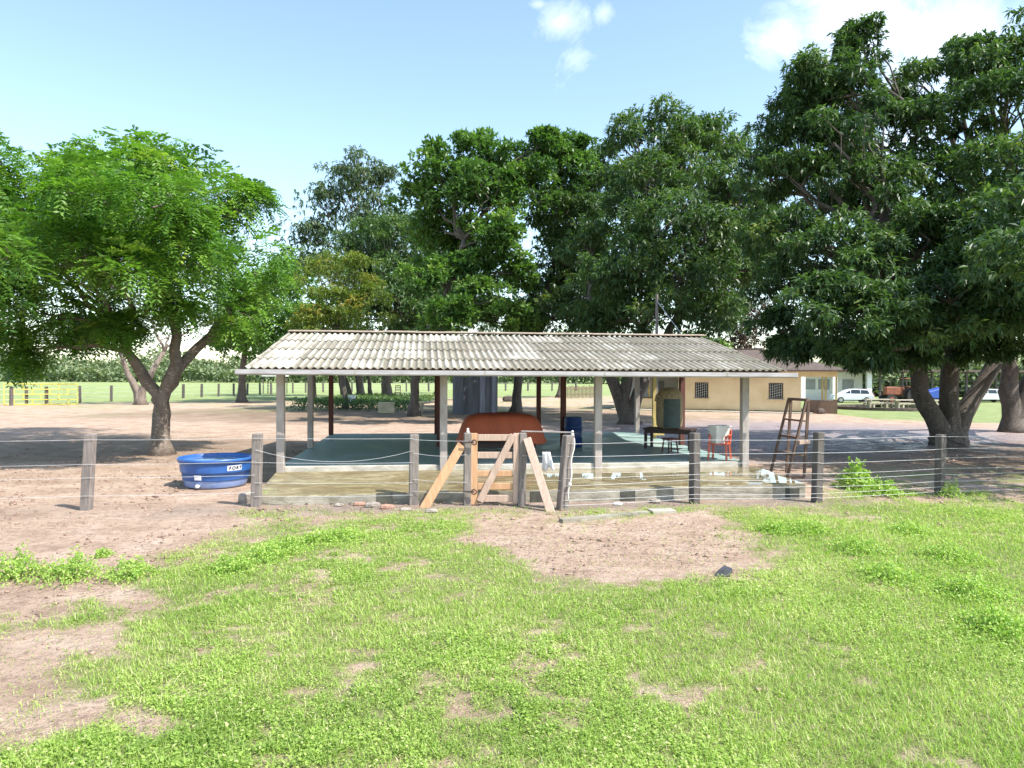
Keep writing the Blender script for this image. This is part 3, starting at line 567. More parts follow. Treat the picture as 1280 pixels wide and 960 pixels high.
def roof_side(name, front):
    a0, a1 = -.66, LEN+.76; nc = 4; per = .177; ns = 10; na = int((a1-a0)/per*ns); V=[];F=[];ru=[];rv=[];rp=[];rs=[];lp=[]
    slope = math.hypot(RB-FB, RZ-EZ); n0 = 0; SW = 1.06
    aa = np.linspace(a0, a1, na+1); rl = np.random.default_rng(3 if front else 4); 
    for c in range(nc):
        s0 = c/nc-(.035 if c else 0); s1 = (c+1)/nc; rows = 4
        off = rl.normal(0,.02)
        for j in range(rows+1):
            s = s0+(s1-s0)*j/rows; lift = .026*(1-j/rows)+.012
            for i,a in enumerate(aa):
                sheet = int((a-a0)/SW); sr = ((sheet*37+c*91+(0 if front else 13))*7919 % 97)/97
                b = FB+(RB-FB)*s; z = EZ+(RZ-EZ)*s
                wave = math.cos((a-a0)/per*2*math.pi); sl = (((sheet*13+c*7)%5)-2)*.006*(1-j/rows)
                if not front: b = 2*RB-b
                bb = b+(sl if front else -sl); p = L2W(a+(0.0), bb, z+wave*.026+lift); V.append(tuple(p)); ru.append(a); rv.append(s*slope)
                fr_ = ((a-a0)/SW)%1; rp.append(.5-.5*wave); rs.append(max(0,min(1,sr*.6-.05+.5*((a-a0)/(a1-a0))**1.2))); lp.append(max(0,1-abs(fr_-.06)/.09) if j>0 else .6)
        w = na+1
        for j in range(rows):
            for i in range(na):
                q = n0+j*w+i; F.append((q,q+1,q+w+1,q+w) if front else (q,q+w,q+w+1,q+1))
        n0 += w*(rows+1)
    o = np_mesh(name, V, F, MR, pav, {'ru':ru,'rv':rv,'rph':rp,'rs':rs,'lap':lp}); o.data.polygons.foreach_set('use_smooth',[True]*len(F))
    m = o.modifiers.new('thick','SOLIDIFY'); m.thickness = .008; m.offset = -1; return o
tag(roof_side('roof', True), 'front roof slope of white corrugated sheets with dark lichen'); roof_side('roof', False)
rc = MB()
for k in range(14):
    a = -.68+k*(LEN+1.46)/14; b = a+(LEN+1.46)/14+.05; dz = .004*(k%2)+random.uniform(-.008,.012)
    for s in (-1,1):
        rc.prism([tuple(L2W(a,RB)[:2]),tuple(L2W(b,RB)[:2]),tuple(L2W(b,RB+s*.24)[:2]),tuple(L2W(a,RB+s*.24)[:2])][::(1 if s>0 else -1)],
                 [RZ+.075+dz,RZ+.075+dz,RZ+.03+dz,RZ+.03+dz][::(1 if s>0 else -1)], [RZ+.095+dz,RZ+.095+dz,RZ+.05+dz,RZ+.05+dz][::(1 if s>0 else -1)])
rc.build('ridge_cap', simple('mossy_terracotta_ridge', (.38,.30,.23), (.2,.17,.13), 6, .9), pav)
gm = MB(); prof = [(-.02,.13),(-.02,.02),(.02,-.0),(.11,-.0),(.14,.03),(.14,.13),(.125,.13),(.125,.035),(.105,.014),(.025,.014),(-.005,.03),(-.005,.13)]
ga, gb = -.85, LEN+.98; n = len(prof)
for a in (ga, gb): pass
vs = [L2W(a, FB-.02-q[0], 2.705+q[1]+(.02 if a==ga else -.005)) for a in (ga,gb) for q in prof]
gm.add(vs, [(i,(i+1)%n,n+(i+1)%n,n+i) for i in range(n)]+[tuple(range(n)), tuple(range(2*n-1,n-1,-1))]).build('gutter', M['gutter'], pav)
for k in (1.9, 5.0, 8.0, 11.2):
    gb_ = MB(); 
    vs = [L2W(a, FB-.02-q[0]*1.03, 2.703+q[1]*1.02+.01) for a in (k,k+.05) for q in prof]
    gb_.add(vs, [(i,(i+1)%n,n+(i+1)%n,n+i) for i in range(n)]).build('gutter_joint', M['conc_post'], pav)

# covered games table
c = L2W(5.85, 2.9, .43); ct = thing('covered_table', c, 'big table under a domed orange brown cover inside the pavilion behind the gate', 'table', rz=0)
cv = MB(); nu, nv = 48, 14
prof = [(.0,1.20),(.30,1.19),(.55,1.17),(.74,1.11),(.84,1.03),(.92,.86),(.97,.66),(1.02,.44),(1.06,.36)]
vs=[]
for k,(r,z) in enumerate(prof):
    for i in range(nu):
        a = 2*math.pi*i/nu; e = .55
        x = 1.27*r*math.copysign(abs(math.cos(a))**e, math.cos(a)); y = .78*r*math.copysign(abs(math.sin(a))**e, math.sin(a))
        fo = .012*math.sin(a*7+1)*max(0,r-.7)*2+.02*noise.noise(Vector((x*2,y*2,z*2)))
        vs.append(c+Matrix.Rotation(TH,3,'Z')@Vector((x*(1+fo),y*(1+fo),z+(.05*math.sin(a*3+.7) if k==len(prof)-1 else 0)+.03*noise.noise(Vector((x*2,y*2,3))))))
cv.add(vs, [(k*nu+i,k*nu+(i+1)%nu,(k+1)*nu+(i+1)%nu,(k+1)*nu+i) for k in range(len(prof)-1) for i in range(nu)])
o = cv.build('cover', M['tarp'], ct, smooth=True)
for sx in (-1,1):
    for sy in (-1,1):
        p = c+Matrix.Rotation(TH,3,'Z')@Vector((sx*.85,sy*.40,0)); MB().post(p, p+Vector((0,0,.9)), .16,.16,TH).build('leg', M['dark_wood'], ct)
MB().box(c+Vector((0,0,.42)), (1.95,1.0,.5), TH).build('table_body', M['dark_wood'], ct)

# blue drum in the pavilion
c = L2W(8.35, 4.3, .43); dr = thing('plastic_drum', c, 'navy blue plastic drum standing behind the dark red post', 'barrel')
MB().lathe(c, [(.25,0),(.29,.03),(.29,.3),(.30,.31),(.30,.35),(.29,.36),(.29,.62),(.30,.63),(.30,.67),(.29,.68),(.29,.92),(.26,.97)], 28).build('body', M['navy'], dr, smooth=True)
MB().lathe(c+Vector((0,0,.965)), [(.262,0),(.262,.015),(.23,.02)], 28, True, True).build('lid', M['navy'], dr)

# table on the right end of the slab, with drum and stool
def wtable(c, rz, lx, ly, h, name, label):
    o = thing(name, c, label, 'table'); Q = Matrix.Rotation(rz,3,'Z')
    MB().box(c+Vector((0,0,h-.03)), (lx,ly,.05), rz).build('tabletop', M['dark_wood'], o, bevel=.006)
    MB().box(c+Vector((0,0,h-.11)), (lx-.12,ly-.12,.10), rz).build('apron_board', M['dark_wood'], o)
    for sx in (-1,1):
        for sy in (-1,1):
            p = c+Q@Vector((sx*(lx/2-.08),sy*(ly/2-.08),0)); MB().post(p, p+Vector((0,0,h-.06)), .08,.08,rz).build('leg', M['dark_wood'], o)
    return o
tc_ = G(838,561,.43); wtable(tc_, R(-28), 1.55, .8, .66, 'wooden_table', 'dark wooden table carrying the domed straw drum at the right of the slab')
c = P(837,540,tc_.y); c.z = .43+.66
dm = thing('domed_drum', c, 'upright straw coloured domed drum with a dark green front panel on the wooden table', 'drum')
MB().lathe(c, [(.34,0),(.40,.08),(.42,.3),(.42,.8),(.41,.98),(.37,1.12),(.27,1.23),(.12,1.28),(.01,1.29)], 28, True, True).build('body', M['straw'], dm, smooth=True)
pn = MB(); 
for i in range(8):
    a0 = R(-90-36+i*9); a1 = R(-90-36+(i+1)*9); r1 = .445
    pn.add([c+Vector((r*math.cos(a),r*math.sin(a),z)) for z in (.03,.93) for r,a in ((.40,a0),(.40,a1),(r1,a1),(r1,a0))], [(0,1,2,3)[::-1],(4,5,6,7),(3,2,6,7),(0,4,5,1),(1,5,6,2),(0,3,7,4)])
pn.build('front_panel', M['teal_dark'], dm)
MB().tube([c+Vector((-.30,-.2,.95)),c+Vector((-.46,-.25,1.05)),c+Vector((-.5,-.25,.85))], .035, 8).build('spout', M['straw'], dm, smooth=True)
c = G(838,566,.43); st = thing('stool', c, 'small red brown stool under the wooden table', 'stool')
MB().box(c+Vector((0,0,.42)), (.36,.36,.05), .4).build('seat', M['red_wood'], st)
for sx in (-1,1):
    for sy in (-1,1):
        q = Matrix.Rotation(.4,3,'Z')@Vector((sx,sy,0)); MB().bar(c+q*.17, c+q*.13+Vector((0,0,.4)), .04,.04).build('leg', M['red_wood'], st)
c = G(818,548,.43); yp = thing('yellow_pole', c, 'faded yellow wooden pole standing at the back of the slab behind the drum', 'pole')
MB().post(c, c+Vector((0,0,2.9)), .13,.13,TH).build('pole', M['yellowpost'], yp); MB().box(c+Vector((.14,-.1,.45)), (.42,.12,.65), TH).build('nailed_board', M['yellowpost'], yp)

# plastic chair with a white bin on it
c = G(900,574,.43); ch = thing('plastic_chair', c, 'orange red plastic armchair near the right front pavilion post', 'chair'); cz = R(150); Q = Matrix.Rotation(cz,3,'Z')
def CP(x,y,z): return c+Q@Vector((x,y,z))
for sx in (-1,1):
    MB().bar(CP(sx*.25,.24,0), CP(sx*.22,.2,.66), .05,.04).build('leg', M['orange'], ch)
    MB().bar(CP(sx*.25,-.26,0), CP(sx*.22,-.2,.44), .05,.04).build('leg', M['orange'], ch)
    MB().tube([CP(sx*.24,.22,.64),CP(sx*.27,.05,.68),CP(sx*.26,-.16,.66),CP(sx*.23,-.24,.6)], .024, 6).build('armrest', M['orange'], ch, smooth=True)
MB().box(CP(0,0,.43), (.48,.48,.035), cz).build('seat', M['orange'], ch, bevel=.01)
bk = MB()
for i in range(6):
    x = -.2+i*.08; bk.bar(CP(x,-.22,.44), CP(x*1.05,-.32,.84), .045,.02)
bk.tube([CP(-.24,-.22,.44),CP(-.25,-.30,.78),CP(-.15,-.33,.87),CP(.15,-.33,.87),CP(.25,-.30,.78),CP(.24,-.22,.44)], .022, 6)
bk.build('backrest', M['orange'], ch)
bx = thing('white_bin', CP(.02,.02,.45), 'off white open plastic bin standing on the orange chair', 'bin')
b0 = CP(.02,.04,.45); bm_ = MB()
def ring(s, z, dx=0): return [b0+Matrix.Rotation(R(20),3,'Z')@Vector((x*s+dx,y*s*.8,z)) for x,y in ((-1,-1),(1,-1),(1,1),(-1,1))]
rg = ring(.17,0)+ring(.235,.46,.03)+ring(.215,.46,.03)+ring(.155,.02)
bm_.add(rg, [(3,2,1,0)]+[(k*4+i,k*4+(i+1)%4,(k+1)*4+(i+1)%4,(k+1)*4+i) for k in range(3) for i in range(4)]+[(12,13,14,15)])
bm_.build('body', M['whitep'], bx); 
rm = MB(); rr_ = ring(.25,.455,.03)+ring(.25,.49,.03)+ring(.215,.49,.03)+ring(.215,.462,.03); rm.add(rr_, [(k*4+i,k*4+(i+1)%4,((k+1)%4)*4+(i+1)%4,((k+1)%4)*4+i) for k in range(4) for i in range(4)]); rm.build('rim', M['whitep'], bx)

# ---------- front fence ----------
FP = [(-110,643,-112,541),(107,638,113,543),(320,633,322,542),(517,631,518,543),(584.5,632,585,541),(652,632,654,541),(703,637,711,544),(869,628.5,869,541),(1022,627,1024,540),(1176,619,1177,543),(1345,613,1345,541)]
fb = [G(p[0],p[1]) for p in FP]
fen = thing('wire_fence', fb[4], 'low wire fence on grey timber posts in front of the pavilion', 'fence')
tops = []
for i,(p,b) in enumerate(zip(FP, fb)):
    top = P(p[2],p[3],b.y); w = .19 if i not in (4,5) else .16
    if i==6: w = .2
    dk = i in (7,8,9,10)
    m_ = MB().post(b+Vector((0,0,-.1)), top, w, w*.9, R(7)+random.uniform(-.08,.08)+(R(18) if i in(6,7,8,9) else 0)).build('post', M['post_dark' if dk else 'post'], fen, bevel=.014)
    tops.append(top)
def wire(i, j, h0, h1, sag=0.01, r=.0036, mat='wire', off=-.105):
    a = fb[i].lerp(tops[i], h0/(tops[i].z)); b = fb[j].lerp(tops[j], h1/(tops[j].z)); a = a+Vector((0,off,0)); b = b+Vector((0,off,0))
    pts = [a.lerp(b, s/10)+Vector((0,0,-sag*4*(s/10)*(1-s/10))) for s in range(11)]
    MB().tube(pts, r, 5).build('wire', M[mat], fen)
RH = [1.36,1.08,.86,.63,.50,.34,.2,.10]
for i,j in ((6,7),(7,8),(8,9),(9,10)):
    for h in RH: wire(i, j, h+random.uniform(-.015,.015), h+random.uniform(-.015,.015), random.uniform(.0,.02))
for i,j in ((0,1),(1,2)):
    for h in (1.42,.93,.66,.30): wire(i, j, h, h, .015)
wire(2,3,1.18,1.15,.24); wire(2,3,1.42,1.40,.01); wire(2,3,.92,.90,.02); wire(2,3,.5,.48,.02); wire(2,3,.22,.22,.02)
wire(3,4,1.38,1.36,.01); wire(3,4,1.10,1.08,.05); wire(3,4,.55,.5,.02); wire(3,4,.3,.28,.01)
wire(5,6,1.06,1.10,.01); wire(5,6,.55,.6,.0); wire(5,6,.35,.4,.01)
def brace(a, b, w, mat):
    MB().bar(a, b, w, .07, up=(0,1,0)).build('brace', M[mat], fen, bevel=.008)
brace(P(577.5,556,fb[4].y-.03), G(529,635)+Vector((0,0,-.05)), .19, 'new_wood')
brace(P(659,548,fb[5].y-.08), G(690,640)+Vector((0,0,-.05)), .17, 'pale_wood')
MB().tube([P(652,541,fb[5].y)+Vector((0,0,.03)), P(717,542.5,fb[6].y)+Vector((0,-.02,.03))], .016, 8).build('top_pipe', M['conc_post'], fen)
for i,dx in ((4,0),(6,.08)):
    MB().lathe(tops[i]+Vector((dx,0,0)), [(.03,0),(.035,.03),(.02,.05),(.03,.08),(.005,.1)], 10).build('insulator', M['pvc'], fen)
# rope on the leaning post
a = P(718,548,fb[6].y-.12); b = P(711,628,fb[6].y-.14); rp = thing('rope', a, 'knotted white rope hanging down the leaning fence post', 'rope')
pts = [a.lerp(b,s/12)+Vector((.02*math.sin(s*1.1),0,0)) for s in range(13)]; MB().tube(pts, .014, 6).build('strand', M['rope'], rp, smooth=True)
MB().lathe(a.lerp(b,.72)-Vector((0,0,.05)), [(.0,0),(.035,.03),(.04,.06),(.0,.1)], 8, False).build('knot', M['rope'], rp, smooth=True)
# cloth on the wire
a = P(677,565,fb[5].y-.1); vs=[]; nn=14
for j in range(8):
    for i in range(nn):
        u = i/(nn-1); s = j/7; w = .14+.09*s; vs.append(Vector((a.x+.10+(u-.5)*w*1.1+.05*s, a.y+.035*math.sin(u*13+s)*(.4+s), a.z-.36*s*(1+.12*math.sin(u*8)))))
cl = MB().add(vs, [(j*nn+i,j*nn+i+1,(j+1)*nn+i+1,(j+1)*nn+i) for j in range(7) for i in range(nn-1)]).build('hanging_cloth', M['cloth'], None, smooth=True)
cl.modifiers.new('t','SOLIDIFY').thickness = .01; tag(cl, 'white cloth hung over the fence wire right of the gate', 'cloth')
# gate
gY = fb[4].y-.02; gt = thing('wooden_gate', G(589,631), 'small unpainted wooden gate with a diagonal brace between two fence posts', 'gate')
yy = lambda px: gY+(fb[5].y-fb[4].y)*(px-585)/67
def gp(px, py, d=0): return P(px,py,yy(px)+d)
MB().post(gp(593,631), gp(593,541.5), .135,.06,R(7)).build('stile', M['new_wood'], gt, bevel=.006)
MB().post(gp(645,629), gp(645.5,541.5,.0), .12,.06,R(7)).build('stile', M['pale_wood'], gt, bevel=.006)
for (y0,y1,mt) in ((543,551,'pale_wood'),(565,573,'pale_wood'),(588.5,595.5,'new_wood'),(604,612,'new_wood'),(619,627.5,'pale_wood')):
    ym = (y0+y1)/2; MB().bar(gp(597.4,ym,.01), gp(641,ym,.01), (y1-y0)*gY/FOC, .045, up=(0,1,0)).build('rail', M[mt], gt, bevel=.006)
MB().bar(gp(600,627,-.055), gp(642,543.5,-.055), .14, .035, up=(0,1,0)).build('diagonal_brace', M['pale_wood'], gt, bevel=.006)
for py_ in (553,615):
    h = MB(); h.bar(gp(579,py_,-.12), gp(593,py_,-.12), .035,.02, up=(0,1,0)); h.tube([gp(593,py_,-.12)+Vector((.05*math.cos(k),-.01,.05*math.sin(k))) for k in np.linspace(0,2*math.pi,13)], .014, 6); h.build('hinge', M['iron'], gt)

# ---------- blue water tub ----------
c = G(270,606); c.z = 0; tb = thing('water_tub', c, 'big round blue plastic water tub on the dirt left of the pavilion', 'tub')
TP = [(.70,.0),(.735,.05),(.745,.17)]; 
MB().lathe(c, [(.69,.0),(.715,.03),(.745,.175)], 56).build('base_band', M['blue_low'], tb, smooth=True)
o = MB().lathe(c, [(.745,.175),(.765,.18),(.77,.20),(.79,.36),(.81,.365),(.815,.385),(.83,.50),(.83,.585),(.85,.59),(.855,.62),(.88,.625),(.885,.70),(.865,.705),(.84,.69),(.83,.60),(.75,.20)], 56, False).build('body', M['blue'], tb, smooth=True)
wt = NT('tub_water'); wt.b.inputs['Base Color'].default_value = (.10,.22,.42,1); wt.b.inputs['Roughness'].default_value = .06; wt.bump(wt.noise(wt.coord(), 5, 3), .25, .03)
MB().lathe(c, [(.835,.63),(.01,.632)], 56, False, True).build('water', wt.m, tb)
def tubpt(ang, z, off=.004):
    r = np.interp(z, [.03,.175,.20,.36,.385,.50,.585], [.715,.745,.77,.79,.815,.83,.83])+off; return c+Vector((r*math.cos(ang), r*math.sin(ang), z))
def patch(a0,a1,z0,z1,off=.005,n=20):
    m_ = MB(); vs = [tubpt(a0+(a1-a0)*i/n, z, off) for z in (z0,z1) for i in range(n+1)]; return m_.add(vs, [(i,i+1,n+2+i,n+1+i) for i in range(n)])
sA = patch(R(-50), R(-24), .42, .545).build('maker_label', M['sticker'], tb)
patch(R(-105.5), R(-92), .215, .335).build('sticker', M['sticker'], tb)
tcv = bpy.data.curves.new('letters','FONT'); tcv.body = 'FORT'; tcv.size = .115; tcv.space_character = 1.25; tcv.extrude = 0; tcv.offset = .0035
to = bpy.data.objects.new('tmp', tcv); COL.objects.link(to); dg = bpy.context.evaluated_depsgraph_get(); me = bpy.data.meshes.new_from_object(to.evaluated_get(dg)); bpy.data.objects.remove(to)
for v_ in me.vertices:
    a = R(-47.5)+v_.co.x/.83; v_.co = tubpt(a, .447+v_.co.y, .016)-c
me.name = 'lettering'; link_mesh('lettering', me, M['ink'], tb)
va = R(-99); p = tubpt(va,.07,0); MB().tube([p, p+Vector((math.cos(va),math.sin(va),0))*.07], .035, 12).build('drain_valve', M['pvc'], tb, smooth=True)
q = p+Vector((math.cos(va),math.sin(va),0))*.07; MB().lathe(q-Vector((0,0,.045)), [(.0,0),(.04,.01),(.05,.045),(.04,.08),(.0,.095)], 12, False).build('valve_cap', M['pvc'], tb, smooth=True)

# ---------- wooden step frame right of the pavilion ----------
A0 = G(964,592); B0 = G(985,598); R1 = G(1006,597); off = A0-B0; R2 = R1+off
B1 = P(1008,500,(B0.y+R1.y)/2-.0); A1 = B1+Vector((off.x,off.y,0)); R1t = P(1011,500,R1.y); R1t.z = B1.z; R2t = R1t+Vector((off.x,off.y,0))
lad = thing('step_frame', A0, 'tall weathered wooden step frame standing on the ground right of the pavilion', 'ladder')
for a,b,n_ in ((A0,A1,'front_rail'),(B0,B1,'front_rail'),(R1,R1t,'rear_leg'),(R2,R2t,'rear_leg')): MB().bar(a,b,.07,.05).build(n_, M['brown_wood'], lad)
for s,dpt in ((.28,.22),(.50,.3),(.72,.3)):
    a = A0.lerp(A1,s); b = B0.lerp(B1,s); cc = R1.lerp(R1t,s*.99+.0); dd_ = R2.lerp(R2t,s*.99)
    e = (cc-b).normalized(); wdt = min((cc-b).length, .6)
    tr = MB(); tr.add([a,b,b+e*wdt,a+e*wdt]+[q+Vector((0,0,.045)) for q in (a,b,b+e*wdt,a+e*wdt)], [(3,2,1,0),(4,5,6,7),(0,1,5,4),(1,2,6,5),(2,3,7,6),(3,0,4,7)]); tr.build('tread', M['brown_wood'], lad)
for a,b in ((A1,B1),(R1t,R2t),(A1,R2t),(B1,R1t),(R1,B0)): MB().bar(a,b,.06,.07).build('cross_bar', M['brown_wood'], lad)
MB().bar(B0.lerp(B1,.45)+Vector((.05,0,.02)), R1.lerp(R1t,.45)+Vector((.05,0,.02)), .16,.10).build('platform_block', M['pale_wood'], lad)

# ---------- electricity pole ----------
c = Vector(P(820.5,515,34)); c.z = 0; pl = thing('utility_pole', c, 'thin grey wooden pole rising behind the pavilion roof', 'pole')
top = P(820.5,368,34); MB().tube([c,top], [.09,.065], 10).build('pole', M['post'], pl); MB().tube([top+Vector((0,0,-.3)), P(856,424,31), P(880,470,30)], .012, 5).build('guy_wire', M['wire'], pl)

# ---------- small ground objects ----------
def rock(c, s, name, mat, label, cat, group=None, seed=0, flat=.6):
    mb = MB(); rr=[]; nl, nk = 5, 8; vs=[]
    for j in range(nl):
        ph = math.pi*(j+.5)/nl
        for k in range(nk):
            a = 2*math.pi*k/nk; q = Vector((math.sin(ph)*math.cos(a),math.sin(ph)*math.sin(a),math.cos(ph)))
            q = q*(1+.3*noise.noise(q*1.7+Vector((seed,0,0)))); m_ = max(abs(q.x),abs(q.y),abs(q.z)); q = q*(.7+.3/m_*.8); vs.append(Vector(c)+Vector((q.x*s[0],q.y*s[1],q.z*s[2]+s[2]*.5)))
    mb.add(vs, [(j*nk+k,(j+1)*nk+k,(j+1)*nk+(k+1)%nk,j*nk+(k+1)%nk) for j in range(nl-1) for k in range(nk)]+[tuple(range(nk)), tuple(range(nl*nk-1,(nl-1)*nk-1,-1))])
    return tag(mb.build(name, M[mat], None), label, cat, group)
rock(G(308,628), (.20,.16,.16), 'stone_block', 'stone', 'grey brown stone block at the foot of the fence post right of the tub', 'stone', seed=3)
for i,(px_,py_,s,mt,lb) in enumerate([(450,632,.10,'brick','reddish brick piece, leftmost of the rubble under the apron wall'),(466,634,.13,'stone','flat grey rubble piece near the left drain opening'),(484,636,.11,'brick','brick fragment in front of the left drain opening'),
      (508,639,.09,'stone','small rubble stone left of the post beside the gate brace'),(540,641,.10,'stone','pale rubble stone below the orange brace foot'),(424,633,.08,'stone','small stone below the apron wall far from the gate'),(773,631,.07,'cloth','small white scrap on the dirt right of the gate'),(820,628,.09,'stone','pale lump beside the apron wall')]):
    rock(G(px_,py_), (s*1.5,s,s*.55), 'rubble_piece', mt, lb, 'rubble', 'rubble lying below the apron wall', seed=i*3.1)
a = G(702,653); b = G(810,643); MB().bar(a+Vector((0,0,.02)), b+Vector((0,0,.02)), .16,.08).build('concrete_strip', M['wall_conc'])
tag(bpy.data.objects['concrete_strip'], 'long narrow concrete kerb strip half sunk in the dirt path', 'kerb strip')
c = G(828,641); tag(MB().box(c+Vector((0,0,.03)), (.5,.3,.07), .2).build('concrete_slab_piece', M['wall_conc'], None, bevel=.01), 'flat broken concrete slab lying at the end of the kerb strip', 'slab')
c = G(906,719); tag(MB().prism([(c.x-.16,c.y-.10),(c.x+.05,c.y-.12),(c.x+.17,c.y+.14),(c.x+.10,c.y+.30),(c.x-.06,c.y+.10)], -.01, [.02,.03,.05,.06,.03]).build('rubber_scrap', M['rubber'], None, bevel=.01), 'black rubber scrap at the edge of the bare dirt patch', 'scrap')

# clods and pebbles on the bare dirt
n = 9000; Y = RNG.uniform(6,26,n); X = RNG.uniform(-1,1,n)*Y*.8; k = RNG.random(n) < (1-grass_density(X,Y))*np.clip(.35+fbm(X,Y,1.6,33)*1.8,.05,1); k &= ~((X>-7.4)&(X<8.9)&(Y>14.6)&(Y<30)); X=X[k]; Y=Y[k]; n=len(X)
sz = RNG.uniform(.008,.03,n)*RNG.uniform(.5,1.3,n)*np.clip(Y/12,.7,1.3); cube = np.array([[x,y,z] for z in (-1,1) for y in (-1,1) for x in (-1,1)],float)*np.array([1.2,.9,.6])
V = np.stack([X,Y,np.full(n,.008)],-1)[:,None,:]+cube[None]*sz[:,None,None]*RNG.uniform(.5,1.2,(n,8,1)); F = (np.arange(n)[:,None,None]*8+np.array([(0,2,3,1),(4,5,7,6),(0,1,5,4),(2,6,7,3),(0,4,6,2),(1,3,7,5)])[None]).reshape(-1,4)
tag(np_mesh('soil_clods', V.reshape(-1,3), F, simple('dry_soil_clods', (.40,.28,.215), (.20,.135,.10), 2.5, .95, bump=.3)), 'small soil clods and pebbles lying on the bare dirt', 'clods', kind='stuff')
# weeds that stand out
def weed(px, py, r, h, label, n=260, mat='weed', leaf=.038, group=None):
    n = int(n*1.7); h *= .9; r *= .88
    B = G(px,py); t_ = thing('leafy_weed', B, label, 'weed', group); q = rdir(n); q[:,2] = np.abs(q[:,2]); rad = RNG.uniform(.3,1,n)
    rw = r*B.y/FOC; ga = RNG.normal(0,.55,(n,2)); ra = np.sqrt((ga**2).sum(1)); C = np.array(B)+np.stack([ga[:,0]*rw, ga[:,1]*rw*1.1, h*np.exp(-ra*ra*.9)*RNG.uniform(.1,1.15,n)*(1+.5*np.sin(ga[:,0]*5+px)*np.sin(ga[:,1]*6+py))],-1)
    V,F,rr = rosettes(C, q, 4, leaf, leaf*.55, .1, np.clip(.5+.35*q[:,2]+RNG.normal(0,.1,n),0,.98)); np_mesh('leaves', V, F, M[mat], t_, {'rnd':rr})
    st = MB()
    for k in range(8):
        e = C[RNG.integers(n)]; st.tube([B, Vector(e)], [.008,.004], 4)
    st.build('stem', M['weed'] if False else M['grass'], t_)
weed(90,722,36,.30,'yellow green weed clump with pale tips on the left dirt',420)
weed(163,722,30,.24,'low leafy weed clump second from the left on the dirt',320)
weed(20,722,36,.34,'large dark green weed clump at the left edge of the picture',420)
weed(128,696,12,.12,'tiny weed sprout on the dirt behind the weed clumps',80)
for k,(x,y) in enumerate([(355,690),(395,680),(430,675),(330,700),(290,715)]):
    weed(x,y,30,.20,['leafy weed clump, left middle of the raised patch','bushiest weed clump of the raised patch below the apron','right end weed clump of the raised patch','weed clump at the lower side of the raised patch','leftmost weed clump of the raised patch'][k],300,group='weed clumps on the raised patch')
weed(1072,610,20,.62,'knee high light green bush behind the wires between two right posts',260,leaf=.09)
weed(1105,618,24,.3,'low green weed right of the knee high bush',200,leaf=.07)
weed(1190,622,16,.35,'yellowish weed at the foot of the rightmost post',160)
weed(335,626,14,.22,'straw coloured weed at the left corner of the apron',90)
for k,(x,y,r_,h_) in enumerate([(1075,690,40,.22),(1115,725,44,.22),(1190,700,40,.22),(1215,745,46,.24),(1010,665,34,.18),(1250,790,46,.24),(970,665,24,.16),(1140,668,34,.18)]):
    weed(x,y,r_,h_,['weed clump in the middle of the right grass','pale leaved weed clump right of the bare patch','weed clump under the rightmost fence post','broad pale weed clump near the right edge','yellow green weed clump below the second right post','weed clump at the right edge, lowest one','small weed tuft beside the bare patch end','weed clump between the last two posts'][k],420,group='weed clumps in the right grass')

# ---------- field fence and yellow gate ----------
ff = thing('field_fence', G(141,500), 'dark post and wire fence along the green field at the left', 'fence')
FFP = [(-60,509),(-20,508),(14,507),(33,506),(58,506),(100,503.5),(139,502),(173,500.5),(203,499),(229,497.8),(252,496.5),(273,495.6),(292,494.8),(309,494),(325,493.3),(339,492.8),(366,491.5),(382,491),(404,490.6),(440,490),(508,489.6),(536,489.2),(570,489),(610,488.6),(632,488.6),(660,488.6),(690,488.6),(720,488.6)]
pr = None
for (x,y) in FFP:
    b = G(x,y); t_ = b+Vector((random.uniform(-.05,.05),0,1.62)); MB().post(b,t_,.24,.24,random.random()).build('post', M['post_dark'], ff)
    if pr is not None:
        for h in (.5,.95,1.4): MB().tube([pr+Vector((0,0,h)), b+Vector((0,0,h))], .012, 4).build('wire', M['wire'], ff)
    pr = b
g0 = G(5,506.5); g1 = G(97,506); yg = thing('metal_gate', g0, 'wide yellow tubular metal gate leaning before the field fence', 'gate')
H = 1.85; e = (g1-g0)
MB().tube([g0+Vector((0,0,.05)),g0+Vector((0,0,H)),g1+Vector((0,0,H)),g1+Vector((0,0,.05)),g0+Vector((0,0,.05))], .055, 8).build('frame', M['yellow'], yg)
for k,h in enumerate((.48,.95,1.38)): MB().tube([g0+Vector((0,0,h)),g1+Vector((0,0,h))], .035, 6).build('rail', M['yellow'], yg)
for lv,(h0,h1,us) in enumerate([(1.38,1.85,(.26,.5,.74)),(.95,1.38,(.13,.38,.62,.87)),(.48,.95,(.26,.5,.74)),(.05,.48,(.13,.38,.62,.87))]):
    for u in us: MB().tube([g0+e*u+Vector((0,0,h0)),g0+e*u+Vector((0,0,h1))], .045, 6).build('upright', M['yellow'], yg)
for u in (.03,.36):
    q = g0+e*u; MB().post(q+Vector((0,.1,0)), q+Vector((0,.1,.05)), .4,.2).build('foot_block', M['bench'], yg)

# ---------- grey tank house ----------
c = G(594,517); tk = thing('water_cistern', c, 'tall blue grey masonry cistern standing in the yard behind the covered table', 'cistern')
MB().lathe(c, [(1.62,0),(1.62,3.6)], 12, True, True).build('wall', M['tank'], tk)
for k,(px_) in enumerate((579,604,617)):
    a = math.asin(max(-.98,min(.98,((px_-594)*c.y/FOC)/1.66)))-math.pi/2; q = c+Vector((1.62*math.cos(a),1.62*math.sin(a),0)); MB().box(q+Vector((0,0,1.7)), (.2,.35,3.4), a).build('pilaster', M['tank_light'] if k else M['tank'], tk)
MB().lathe(c+Vector((0,0,3.6)), [(1.75,0),(1.75,.15)], 12, True, True).build('cover_slab', M['conc'], tk)

